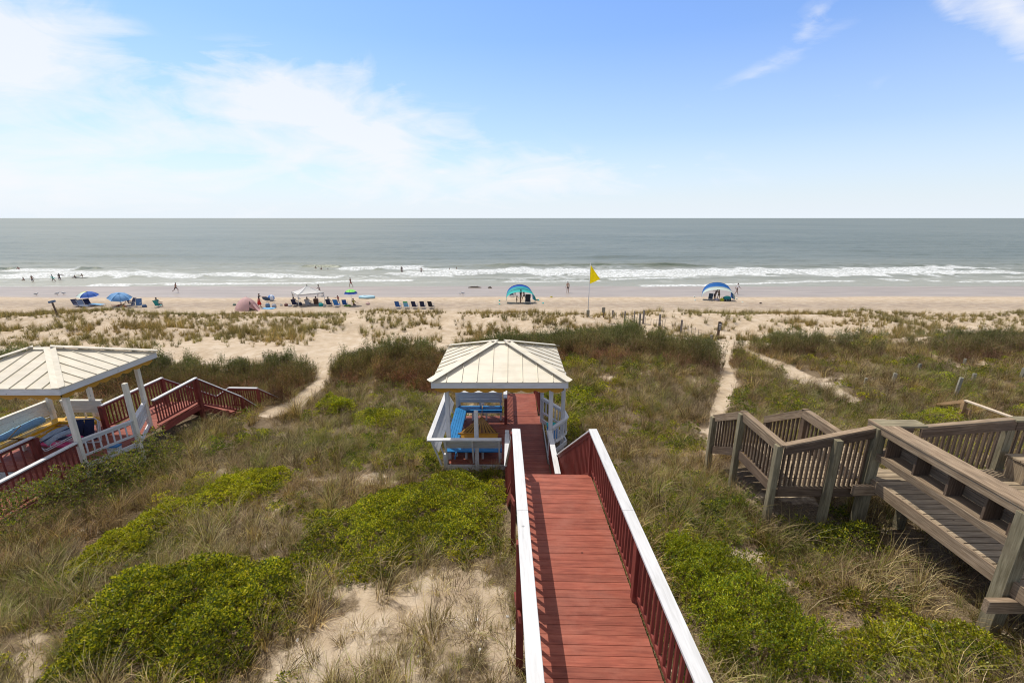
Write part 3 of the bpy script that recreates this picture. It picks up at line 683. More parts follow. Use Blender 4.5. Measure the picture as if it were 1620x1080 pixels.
for k in range(5):
    f=k/5; q.poly([(1.19+.0*f,13.05+.2*k,4.93),(1.2+.12+.42*min(1,(k+.8)/2.2)*(1 if k<3 else (5-k)/2.6),13.05+.2*k,4.93),(1.2+.12+.42*min(1,(k+1.6)/2.2)*(1 if k<2 else (4.2-k)/2.6+.1),13.24+.2*k,4.93),(1.19,13.24+.2*k,4.93)],(0,0,.04))
q.build('bay_seat',M['white'],r1,bevel=.003)
q=MB(); q.box((1.165,14.2,4.52),(.03,3.1,.07)); q.build('edge_trim',M['white'],r1)
shift_children(g1)
tw,t,b,o=nt('turquoise towel'); a=N(t,'ShaderNodeTexCoord'); sp_=N(t,'ShaderNodeSeparateXYZ'); L(t,a.outputs['Object'],sp_.inputs[0])
rr=ramp(t,sp_.outputs[1],[(0,(.01,.16,.42)),(.45,(.01,.16,.42)),(.47,(.02,.42,.40)),(1,(.02,.42,.40))],'CONSTANT'); L(t,rr.outputs[0],b.inputs['Base Color']); b.inputs['Roughness'].default_value=.85
q=MB(); gr=[[(1.22+.34*i/6,13.25+1.15*j/10,4.985+.02*math.sin(i*1.3+j*.9)) for j in range(11)] for i in range(7)]
q.sheet(gr,.02)
tl=q.build('beach_towel',tw); 
for v in tl.data.vertices: v.co.y-=13.6
tl.location=(0,13.6,0)
tag(tl,'blue and turquoise beach towel lying on the corner seat of the central gazebo','towel')

# hammocks
M['rope']=plain('mustard rope',(.42,.22,.045),.8,.2,30); M['rope2']=plain('dark rope',(.10,.055,.02),.8,.2,30); M['varnish']=wood('varnished wood',(.22,.10,.03),(.35,.18,.05),(.42,.24,.08),.4,1)
def hammock(label,cx,ya,za,yb,zb,width,yc,zc,back):
    root=empty('hammock',(cx,yb,zb),label=label,cat='hammock')
    s=MB(); o_=V3((cx,yb,zb))
    n=30
    for k in range(n):
        x=(k/(n-1)-.5)*width; s.tube([V3((0,ya-yb,za-zb)),V3((x,0,.02*math.cos(x*3)))],.017,5,mi=1 if k%3==2 else 0)
    s.build('rope_harness',[M['rope'],M['rope2']],root)
    q=MB(); q.tube([(-width/2-.05,0,0),(width/2+.05,0,0)],.022,8); q.tube([(-width/2-.05,yc-yb,zc-zb),(width/2+.05,yc-yb,zc-zb)],.022,8); q.build('spreader_bar',M['varnish'],root)
    q=MB(); gr=[]
    for i in range(13):
        t=i/12; gr.append([((j/16-.5)*width,(yc-yb)*t,(zc-zb)*t-.16*math.sin(math.pi*t)-.05*(1-(2*(j/16)-1)**2)*math.sin(math.pi*t)) for j in range(17)])
    q.sheet(gr,.02); q.build('hammock_bed',M['yellow'] if back else M['mustard'],root)
    q=MB(); q.tube([V3((0,ya-yb,za-zb)),V3((0,ya-yb+.45,za-zb+.25))],.012,6); q.build('hanging_rope',M['rope'],root)
    return root
hammock('striped mustard rope hammock slung under the central gazebo roof',-1.13,15.15,4.86,13.6,4.98,1.30,12.9,4.72,False)

# =============================================================== left boardwalk and gazebo
lw=empty('boardwalk',(0,0,0),label='red boardwalk with white handrails through the left gazebo, ending in steps to the sand',cat='boardwalk')
zl=4.6; zlr=zD(6.43)
def build_left():
    q=MB(); deck_boards(q,-14.68,-13.02,4.5,11.9,zl); q.build('deck',M['red'],lw,bevel=.003)
    q=MB(); deck_boards(q,-14.68,-13.02,15.05,17.15,zl); q.build('deck',M['red'],lw,bevel=.003)
    rail_run(lw,(-13.0,4.5,zlr),(-13.0,11.9,zlr),zl,zl,M['white'],M['redrail'],capw=.14,n=52)
    rail_run(lw,(-14.68,6.5,zlr),(-14.68,12.27,zlr),zl,zl,M['white'],M['redrail'],capw=.14,n=22)
    for (x,y) in ((-13.0,9.3),(-14.68,9.0)): post(lw,x,y,3.6,zlr-.04,.11,M['redrail'])
    q=MB(); q.box((-14.68,12.27,zl+.45),(.2,.12,.92)); q.build('post',M['redrail'],lw)
    rail_run(lw,(-13.1,14.95,5.62),(-13.0,17.1,5.70),zl,zl,M['white'],M['redrail'],capw=.13,n=17,ends=(0,.03))
    rail_run(lw,(-14.7,14.6,5.57),(-14.4,17.1,5.70),zl,zl,M['white'],M['redrail'],capw=.13,n=19,ends=(0,.03))
    post(lw,-14.7,14.62,zl-.3,5.53,.15,M['redrail']); post(lw,-13.0,17.1,3.1,5.66,.15,M['redrail']); post(lw,-14.4,17.1,3.1,5.66,.14,M['redrail'])
    rail_run(lw,(-13.0,17.1,5.7),(-11.97,18.2,4.42),zl-.15,3.55,M['white'],M['redrail'],capw=.12,n=14)
    rail_run(lw,(-11.97,18.2,4.42),(-11.5,18.85,3.5),3.5,2.9,M['white'],M['redrail'],capw=.12,n=7)
    rail_run(lw,(-14.4,17.1,5.7),(-13.6,18.9,4.15),zl-.15,3.3,M['white'],M['redrail'],capw=.12,n=15)
    rail_run(lw,(-13.6,18.9,4.12),(-13.05,19.05,4.5),3.3,3.4,M['white'],M['redrail'],capw=.12,n=5)
    rail_run(lw,(-13.05,19.05,4.5),(-11.7,19.0,4.5),3.5,3.5,M['white'],M['redrail'],capw=.12,n=13)
    rail_run(lw,(-11.7,19.0,4.5),(-11.2,19.7,3.75),3.4,2.9,M['white'],M['redrail'],capw=.12,n=7)
    post(lw,-11.97,18.2,2.8,4.38,.12,M['redrail']); post(lw,-11.7,19.0,2.8,4.46,.12,M['redrail'])
    for i in range(6):
        t=(i+.5)/6; p=lerp((-13.68,17.2,zl-.17),(-12.75,18.75,3.5),t); s=MB(); d=V3((.93,1.55,0)).normalized(); sd=V3((d.y,-d.x,0))
        s.bar(p-sd*.72,p+sd*.72,.30,.045); s.bar(p-sd*.72-d*.13+V3((0,0,.08)),p+sd*.72-d*.13+V3((0,0,.08)),.02,.14); s.build('stair_tread',M['red'],lw)
    q=MB()
    q.bar((-12.95,17.2,zl-.3),(-12.0,18.25,3.3),.05,.28,plumb=True); q.bar((-14.35,17.2,zl-.3),(-13.6,18.9,3.1),.05,.28,plumb=True); q.build('stringer',M['redrail'],lw)
    q=MB(); q.box((-13.01,16.1,zl-.17),(.05,2.2,.24)); q.box((-13.0,8.2,zl-.17),(.05,7.4,.24)); q.box((-13.7,17.15,zl-.17),(1.4,.05,.24)); q.build('joist',M['redrail'],lw)
build_left()
g2,r2=gazebo('gazebo','cream roofed gazebo with yellow benches and beach gear, at the left edge of the photo',
  -16.92,-12.74,11.62,15.16,7.38,8.05,.5,zl,
  [(-13.02,11.98),(-16.45,12.0,4.0),(-16.5,14.62,4.0),(-13.35,14.9),(-15.2,14.85,4.0)],
  [(-12.52,13.4,6.86,3.8)],-16.5,-13.0,11.9,15.05,None,M['cream'],None)
bench(r2,(-16.05,12.3),(-16.05,14.75),(-1,0),zl+.003,M['yellow'],M['cream'],.42,1.1,.18,trim=(0,.1))
bench(r2,(-16.2,14.35),(-14.75,14.35),(0,1),zl,M['yellow'],M['cream'],.40,1.1,-.02)
bay(r2,[(-13.0,12.05),(-12.52,13.4),(-13.33,14.85)],zl,.99,M['white'])
q=MB(); q.box((-14.8,11.92,4.42),(3.4,.035,.25)); q.build('skirt_board',M['white'],r2)
shift_children(g2)
hammock('yellow hammock with dark striped ropes beside the yellow bench of the left gazebo',-15.75,12.5,5.35,13.0,5.1,.7,14.2,4.95,True)
# gear inside the left gazebo
M['ltblue']=plain('light blue canvas',(.22,.42,.58),.75,.12,9,.3); M['navy']=plain('navy fabric',(.012,.018,.055),.85,.2,12,.2); M['alu']=plain('white tube',(.62,.62,.60),.4,.08)
M['pink']=plain('pink vinyl',(.60,.06,.18),.4,.35,3.5,.2); M['pinkpale']=plain('pale pink',(.72,.45,.46),.5,.15,4)
u=empty('closed_umbrella',(-16.25,13.3,5.14),label='rolled light blue umbrella lying on the yellow bench of the left gazebo',cat='umbrella')
q=MB(); pr=[(-.95,.035),(-.9,.085),(-.5,.115),(.1,.13),(.55,.14),(.72,.12),(.78,.05)]
q.tube([V3((0,y_,.13+.02*math.sin(y_*4))) for y_,_ in pr],[r_ for _,r_ in pr],12); q.build('canopy',M['ltblue'],u)
q=MB(); q.tube([(0,.7,.13),(0,1.0,.13)],.02,8); q.build('pole',M['alu'],u)
q=MB(); q.tube([(0,-.2,.13),(0,-.13,.13)],.137,12); q.build('strap',M['ltblue'],u)
def folded_chair(loc,rot,label,fab,sc=1):
    r=empty('folded_beach_chair',loc,label=label,cat='beach chair'); r.rotation_euler=rot; r.scale=(sc,)*3
    q=MB(); w,h=.62,.78
    for k,dy in enumerate((0,.055)):
        hh=h-.06*k; pts=[(-w/2,dy,.05),(-w/2,dy,hh-.08),(-w/2+.08,dy,hh),(w/2-.08,dy,hh),(w/2,dy,hh-.08),(w/2,dy,.05),(w/2-.05,dy,0),(-w/2+.05,dy,0),(-w/2,dy,.05)]
        q.tube(pts,.014,6)
    q.tube([(-w/2,0,.3),(w/2,0,.3)],.012,6); q.tube([(-w/2,-.03,.16),(w/2,-.03,.16)],.012,6); q.build('frame',M['alu'],r)
    for x0,x1 in ((-.27,-.02),(.02,.27)):
        q=MB(); gr=[[(x0+(x1-x0)*i/4,-.05-.05*math.sin(math.pi*j/8)+.012*math.sin(i*2+j),.12+.64*j/8) for j in range(9)] for i in range(5)]; q.sheet(gr,.03); q.build('fabric',fab,r)
    q=MB(); q.box((0,-.11,.4),(.04,.012,.75)); q.build('strap',M['navy'],r)
    return r
folded_chair((-14.35,13.55,4.66),(R(-8),0,R(8)),'folded navy beach chair standing upright in the left gazebo',M['navy'],1.1)
M['bluegrey']=plain('pale blue grey webbing',(.30,.36,.42),.8,.2,12)
fc=folded_chair((-14.7,12.4,5.15),(R(-74),R(8),R(-28)),'folded pale grey beach chair lying flat over the yellow hammock in the left gazebo',M['bluegrey'],1.05)
fl=empty('pool_float',(-14.95,13.25,4.7),label='pink striped inflatable float lying on the left gazebo floor',cat='float')
q=MB()
for k in range(3):
    rr_=[.02,.09,.11,.1,.11,.09,.02]; q.tube([(-.6+.2*i,.17*k-.17+.04*math.sin(i),.16+.05*k) for i in range(7)],rr_,10,mi=k%2)
q.build('air_tube',[M['pink'],M['pinkpale']],fl)
q=MB(); q.box((.1,0,.30),(.5,.22,.06)); q.build('cushion',M['navy'],fl)
cb=empty('cooler_bag',(-12.95,12.95,4.62),label='small white and blue cooler box behind the white balusters of the left gazebo',cat='cooler')
q=MB(); q.box((0,0,.12),(.34,.22,.22)); q.build('body',M['white'],cb,bevel=.02); q=MB(); q.box((0,0,.255),(.36,.24,.05)); q.build('lid',M['blue'],cb,bevel=.015)

# =============================================================== grey boardwalk, right
gw=empty('boardwalk',(0,0,0),label='weathered grey timber boardwalk with bench and stairs, at the right edge of the photo',cat='boardwalk')
def build_grey():
    X0=7.41; zf=zD(5.17); zc=zD(4.0); zlow=zD(5.41); zr=zD(4.446)
    G_,GD,GP,DK=M['grey'],M['greydeck'],M['greenpost'],M['greydark']
    q=MB(); deck_boards(q,X0+.045,13.5,3.6,8.42,zf,bw=.15,gap=.02); q.build('deck',GD,gw,bevel=.004)
    q=MB(); deck_boards(q,5.62,8.3,8.43,9.85,zlow,bw=.145,gap=.012); deck_boards(q,5.62,7.36,8.12,8.425,zlow,bw=.145,gap=.012); q.build('deck',GD,gw,bevel=.004)
    # outer posts
    for (x,y,zt) in ((X0-.02,8.1,zc-.05),(X0-.02,5.42,zc-.06)): post(gw,x,y,float(hfun(x,y))-.5,zt,.19,GP)
    for (x,y) in ((8.25,8.05),(9.8,7.9),(8.3,5.3)): post(gw,x,y,float(hfun(x,y))-.4,zf-.04,.15,GP)
    # rim joist, beam ends
    q=MB(); q.bar((X0,3.6,zf-.10),(X0,8.0,zf-.10),.045,.25); q.build('rim_joist',M['grey'],gw,bevel=.006)
    q=MB(); q.bar((X0-.42,7.93,zf-.20),(10,7.93,zf-.20),.09,.22); q.build('beam',M['newwood'] if 0 else G_,gw,bevel=.006)
    q=MB(); q.bar((X0-.42,5.25,zf-.34),(10,5.25,zf-.34),.09,.22); q.build('beam',G_,gw,bevel=.006)
    q=MB(); 
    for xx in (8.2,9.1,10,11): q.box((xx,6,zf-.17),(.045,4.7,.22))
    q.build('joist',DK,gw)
    # bench back seen from outside: cap, face board, shelf, dividers, back boards
    q=MB(); q.box((X0+.10,5.85,zc+.001),(.36,5.0,.045)); q.build('rail_cap',G_,gw,bevel=.006)
    q=MB(); q.box((X0-.045,5.85,zc-.09),(.045,5.0,.135)); q.build('rail_face',M['grey'],gw,bevel=.006)
    q=MB(); q.box((X0+.16,5.85,zc-.605),(.36,4.7,.04)); q.box((X0-.02,5.85,zc-.655),(.04,4.72,.14)); q.build('shelf',G_,gw,bevel=.006)
    q=MB()
    for k in range(3): q.box((X0+.335,5.85,zc-.50+.165*k),(.03,4.66,.155))
    q.build('backrest',G_,gw,bevel=.004)
    q=MB()
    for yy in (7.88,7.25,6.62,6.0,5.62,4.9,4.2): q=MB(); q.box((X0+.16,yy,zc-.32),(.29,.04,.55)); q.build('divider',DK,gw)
    # stub from corner post to inner post
    q=MB(); q.box(((X0+8.32)/2-.05,8.16,zc+.002),(.92,.30,.045)); q.build('rail_cap',M['greenpost'],gw,bevel=.006)
    q=MB(); q.box(((X0+8.2)/2,8.23,zc-.12),(.8,.04,.19)); q.build('rail_face',DK,gw)
    post(gw,8.16,8.32,zlow-.4,zc-.04,.15,GP)
    # lower rail run S1 west from the corner post
    a=(X0-.1,8.14,zc-.05); b=(5.56,8.14,zr)
    rail_run(gw,a,b,zlow-.02,zlow-.02,G_,DK,capw=.13,capth=.045,n=17,bs=.042,balh0=.0,under=False,lowrail=False)
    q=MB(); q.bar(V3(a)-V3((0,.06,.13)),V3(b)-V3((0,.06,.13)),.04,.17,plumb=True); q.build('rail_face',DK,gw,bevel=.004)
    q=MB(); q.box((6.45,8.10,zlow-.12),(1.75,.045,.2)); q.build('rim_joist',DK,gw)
    # S2 north, S3 down
    def side(a,b,za,zb,n,face=-1,post0=True):
        rail_run(gw,a,b,za,zb,G_,DK,capw=.14,capth=.045,n=n,bs=.042,balh0=-.02,under=False,lowrail=False,ends=(.05,.05))
        d=(V3(b)-V3(a)); d.z=0; d.normalize(); s=V3((-d.y,d.x,0))*face*.055
        q=MB(); q.bar(V3(a)+s-V3((0,0,.13)),V3(b)+s-V3((0,0,.13)),.04,.16,plumb=True); q.build('rail_face',G_,gw,bevel=.004)
        q=MB(); q.bar((a[0]+s.x*.6,a[1]+s.y*.6,za-.12),(b[0]+s.x*.6,b[1]+s.y*.6,zb-.12),.045,.22,plumb=True); q.build('rim_joist',DK,gw)
    side((5.56,8.14,zr),(5.56,9.75,zr),zlow,zlow,13,1)
    side((5.56,9.75,zr),(5.57,11.1,zD(5.17)),zlow,zD(6.1),10,1)
    side((7.1,8.66,zr),(7.1,9.85,zr),zlow,zlow,9,1)
    side((7.1,9.85,zr),(7.1,11.3,zD(5.3)),zlow,zD(6.2),10,1)
    for (x,y,zt) in ((5.5,8.2,zr-.05),(6.55,8.02,zD(4.28)),(5.5,9.72,zr-.05),(5.5,11.05,zD(5.2)),(7.1,9.8,zr-.05),(7.1,11.25,zD(5.35)),(7.1,8.7,zr-.05)):
        post(gw,x,y,float(hfun(x,y))-.4,zt,.13,GP if x!=7.1 else DK)
    for i in range(5):
        s=MB(); s.box((6.33,9.85+.28*(i+.5),zlow-.14*(i+1)-.02),(1.45,.27,.045)); s.build('stair_tread',GD,gw)
    # back rail with balusters and bench seat
    rail_run(gw,(8.5,8.40,zD(4.17)),(10.36,8.40,zD(3.99)),zf,zf,G_,DK,capw=.12,capth=.045,n=15,bs=.042,balh0=.0,under=False,lowrail=False)
    q=MB(); q.bar((8.5,8.34,zD(4.17)-.13),(10.4,8.34,zD(3.99)-.13),.04,.20,plumb=True); q.build('rail_face',DK,gw,bevel=.004)
    rail_run(gw,(10.36,8.40,zD(3.99)),(13.2,8.40,zD(3.99)),zf,zf,M['greenpost'],DK,capw=.2,capth=.045,n=20,bs=.042,balh0=.0,under=False,lowrail=False)
    q=MB(); q.bar((10.4,8.33,zD(3.99)-.13),(13.2,8.33,zD(3.99)-.13),.04,.20,plumb=True); q.build('rail_face',DK,gw,bevel=.004)
    post(gw,10.36,8.42,zf-1.2,zc-.03,.17,GP)
    q=MB(); 
    for k in range(3): q.box((11.6,7.85+.15*k,zf+.45),(2.75,.14,.045))
    q.box((11.6,7.76,zf+.39),(2.75,.04,.15)); q.box((10.3,7.98,zf+.2),(.10,.36,.42)); q.build('bench_seat',M['greydeck'],gw,bevel=.005)
build_grey()
nr=empty('handrail',(0,0,0),label='new yellowish timber handrail of a beach stair behind the weathered grey boardwalk',cat='handrail')
def build_nr():
    q=MB(); a=V3((18.0,16.3,5.0)); q.bar(a,(18.0,18.1,3.95),.09,.14,plumb=True); q.build('stair_rail',M['newwood'],nr)
    q=MB(); q.bar(a+V3((0,0,.03)),(18.6,11.0,5.05),.14,.05); q.build('rail_cap',wood('pale new timber',(.5,.38,.26),(.60,.48,.35),(.66,.55,.42)),nr)
    for y_ in (16.3,13.6): post(nr,18.0+(16.3-y_)*.11,y_,3.2,4.97,.14,M['newwood'])
    q=MB(); q.box((18.1,16.2,4.6),(.09,.24,.22)); q.build('brace',M['newwood'],nr)
build_nr()

# =============================================================== posts, stakes, signs, flag
M['stake']=wood('grey stake wood',(.15,.13,.11),(.24,.21,.18),(.33,.30,.26),.9,1.2,.2,.4,.4,.2)
M['stakepale']=wood('pale stake wood',(.20,.19,.14),(.30,.28,.21),(.40,.37,.28),.9,1.2,.2,.4,.4,.2)
def stake(px,py,hpx,w,label,name='fence_post',cat='fence post',grp=None,mat='stake',lean=0,Y=None):
    p=G(px,py) if Y is None else (*atY(px,py,Y)[:2],float(hfun(atY(px,py,Y)[0],Y)))
    dep=p[1]*CP+(H-p[2])*SP; h=hpx*dep/F*1.02
    q=MB(); q.bar((0,0,-.3),(lean*h,0.02*h,h),w,w*.9,up=(0,1,0)); o=q.build(name,M[mat],None,bevel=.008); o.location=p; o.rotation_euler=(0,0,random.uniform(-.5,.5))
    return tag(o,label,cat,grp)
SF='posts of the sand fence behind the central thicket'
FP=[(969,503,12,.14,'shortest thin fence post, just right of the small notice board'),(988,510,18,.13,'second fence post to the right of the notice board on the dune'),(1003,511,19,.10,'thin fence post just left of the closely set pair'),
 (1011.5,517,21,.15,'left post of the close pair in the sand fence'),(1017.5,512,21,.15,'right and tallest post of the close pair in the sand fence'),(1043,515,18,.17,'thick fence post standing alone right of the close pair'),(1077,526,20,.17,'rightmost fence post, nearest to the signpost')]
for a in FP: stake(a[0],a[1],a[2],a[3],a[4],grp=SF)
stake(1125,540,10,.18,'short broken post stump left of the signpost on the sand path',grp=SF)
stake(1043,519,9,.2,'low thick stump at the foot of the lone fence post')
PM='pale stakes in the brush on the right'
for a in [(1367,612,14,.10,'palest short stake, leftmost of the stakes in the right brush'),(1410,608,18,.13,'leaning grey stake second from the left in the right brush',.12),(1451,590,15,.13,'stake beside the green bush in the right brush',.1),(1509,630,34,.12,'tallest stake, straight behind the new timber handrail',.08),(1536,608,18,.13,'stake just right of and behind the tallest one',.08),(1524,579,12,.12,'farthest stake, beneath the bare sand blowout',.1),(1613,602,20,.14,'stake at the right edge of the photo',.18)]:
    stake(a[0],a[1],a[2],a[3],a[4],'marker_stake','stake',PM,'stakepale',a[5] if len(a)>5 else .03)
# thin wires and slats of the sand fence
def slat_fence():
    q=MB(); pts=[G(px,py) for px,py in ((969,503),(1003,511),(1043,517),(1077,527),(1110,533))]
    for k in range(len(pts)-1):
        a,b=V3(pts[k]),V3(pts[k+1]); n=int((b-a).length/.28)
        for i in range(n):
            if random.random()<.3: continue
            p=a+(b-a)*(i/n); q.box((p.x,p.y,p.z+.35),(.035,.015,.8+random.uniform(-.3,.2)))
        q.tube([a+V3((0,0,.6)),b+V3((0,0,.6))],.008,4)
    tag(q.build('sand_fence',M['stake']),'low slatted sand fence with thin wire strung between the dune posts','fence')
slat_fence()
sg=empty('signpost',G(1135,537),label='tall wooden signpost with narrow dark sign at the top of the sand path',cat='signpost')
q=MB(); q.box((0,0,.55),(.17,.15,1.9)); q.build('post',M['greydark'],sg,bevel=.01); q=MB(); q.box((0.02,-.09,1.12),(.26,.03,.62)); s_=q.build('sign',plain('dark sign face',(.05,.05,.055),.5),sg)
pm_=plain('pale sign marks',(.45,.45,.42),.5)
for c_,z_ in (((.02,-.108,1.28),(.18,.006,.12)),((.02,-.108,1.08),(.14,.006,.10)),((.04,-.108,.93),(.12,.006,.06))): q=MB(); q.box(c_,z_); q.build('sign_mark',pm_,s_)
nb=empty('notice_board',G(954,502),label='small grey notice board on a short post left of the sand fence',cat='sign')
q=MB(); q.box((.05,0,.4),(.12,.1,1.3)); q.build('post',M['greydark'],nb); q=MB(); q.box((0,-.06,.78),(.34,.03,.5)); q.build('board',M['stakepale'],nb)
ls=empty('signpost',G(90,498),label='blue grey topped signpost with a sideways board on the left foredune',cat='signpost')
q=MB(); q.bar((.08,0,-.3),(-.12,0,1.25),.12,.1,up=(0,1,0)); q.build('post',M['greydark'],ls); q=MB(); q.bar((-.48,0,1.27),(.22,0,1.42),.1,.2,up=(0,0,1)); q.build('board',plain('slate blue board',(.10,.16,.26),.6),ls)
# flag
fp=empty('flagpole',G(930,500),label='tall white flagpole with a big yellow flag on the dune crest',cat='flagpole')
def build_flag():
    b0=V3(fp.location); top=V3(atY(934,417,b0.y))-b0
    q=MB(); q.tube([(0,0,-.4),top],[.05,.03],8); q.ell(top,(.05,.05,.05)); q.build('pole',plain('white pole',(.68,.68,.66),.4),fp)
    q=MB(); q.box((0,0,.28),(.28,.28,.7)); q.build('base',M['stakepale'],fp,bevel=.02)
    g=[]; Hh=1.9
    for i in range(15):
        t=i/14; row=[]
        for j in range(15):
            s=j/14
            # hanging flag: fly edge sags below the hoist
            x=.03+s*(.34+.70*t)*1.0; z=-.12-t*Hh*(1-.25*s)-s*.22*(1-t)*2.2; y=.10*math.sin(s*7+t*2)*s
            row.append(V3((x,y,z))+top*(1-(t*Hh)/top.z*1.0)-V3((0,0,top.z*(1-(t*Hh)/top.z)))+V3((0,0,top.z)))
        g.append(row)
    q.__init__(); q.sheet(g,.006); q.build('flag',plain('yellow flag cloth',(.96,.82,.01),.7,.06,5,trans=.5),fp)
build_flag()
# ------------------------------------------------------------ people
MSK=plain('skin',(.42,.24,.16),.55,.08,20); MSKD=plain('tanned skin',(.25,.13,.085),.55,.08,20); MHR=plain('dark hair',(.03,.02,.015),.6,.2,30)
CL={}
def cloth(c):
    k=tuple(c)
    if k not in CL: CL[k]=plain('cloth',c,.8,.12,12)
    return CL[k]
def skin_mesh(name,pts,edges,rad,root,mat,parent,sub=1):
    me=bpy.data.meshes.new(name); me.from_pydata([tuple(p) for p in pts],edges,[]); me.update()
    o=bpy.data.objects.new(name,me); col.objects.link(o)
    sk=o.modifiers.new('skin','SKIN'); sk.use_smooth_shade=True; sk.branch_smoothing=.3
    sv=me.skin_vertices[0].data
    for i,r in enumerate(rad): r=r if isinstance(r,tuple) else (r,r); sv[i].radius=r; sv[i].use_root=(i==root)
    ss=o.modifiers.new('sub','SUBSURF'); ss.levels=sub; ss.render_levels=sub
    dg=bpy.context.evaluated_depsgraph_get(); dg.update(); m2=bpy.data.meshes.new_from_object(o.evaluated_get(dg)); o.modifiers.clear(); o.data=m2; m2.name=name; bpy.data.meshes.remove(me)
    m2.materials.clear(); m2.materials.append(mat); o.parent=parent
    m2.polygons.foreach_set('use_smooth',np.ones(len(m2.polygons),bool))
    return o
def limb(p,a1,l1,a2,l2,side=0.0,s2=None):
    """two-bone limb swinging in the y-z plane (angles from straight down, + = forward), side = outward lean"""
    a=V3((side*l1,math.sin(a1)*l1,-math.cos(a1)*l1)); k=p+a; s2=side if s2 is None else s2
    e=k+V3((s2*l2,math.sin(a2)*l2,-math.cos(a2)*l2)); return k,e
POSE={ # pelvis height, torso lean, (hip,knee) L/R, (shoulder,elbow) L/R as angles in degrees, side leans of arms
 'stand':(.93,2,(3,0),(-4,-4),(8,14),(-6,10),.18),
 'walk':(.90,5,(24,14),(-20,-42),(-26,-8),(28,48),.12),
 'run':(.88,14,(52,-18),(-28,-62),(-48,20),(50,105),.25),
 'wade':(.93,10,(8,-4),(-8,-18),(35,70),(30,60),.45),
 'reach':(.92,8,(10,2),(-8,-12),(62,75),(20,40),.5),
 'sit':(.40,-16,(88,12),(84,4),(30,75),(26,80),.22),
 'ground':(.14,-8,(78,40),(70,30),(40,85),(30,70),.3),
 'kneel':(.52,8,(20,-88),(12,-88),(35,60),(30,70),.3),
 'bend':(.90,42,(8,-2),(-6,-12),(50,30),(40,40),.15),
 'lie':(.16,-86,(92,88),(88,84),(-60,-80),(-50,-70),.25)}
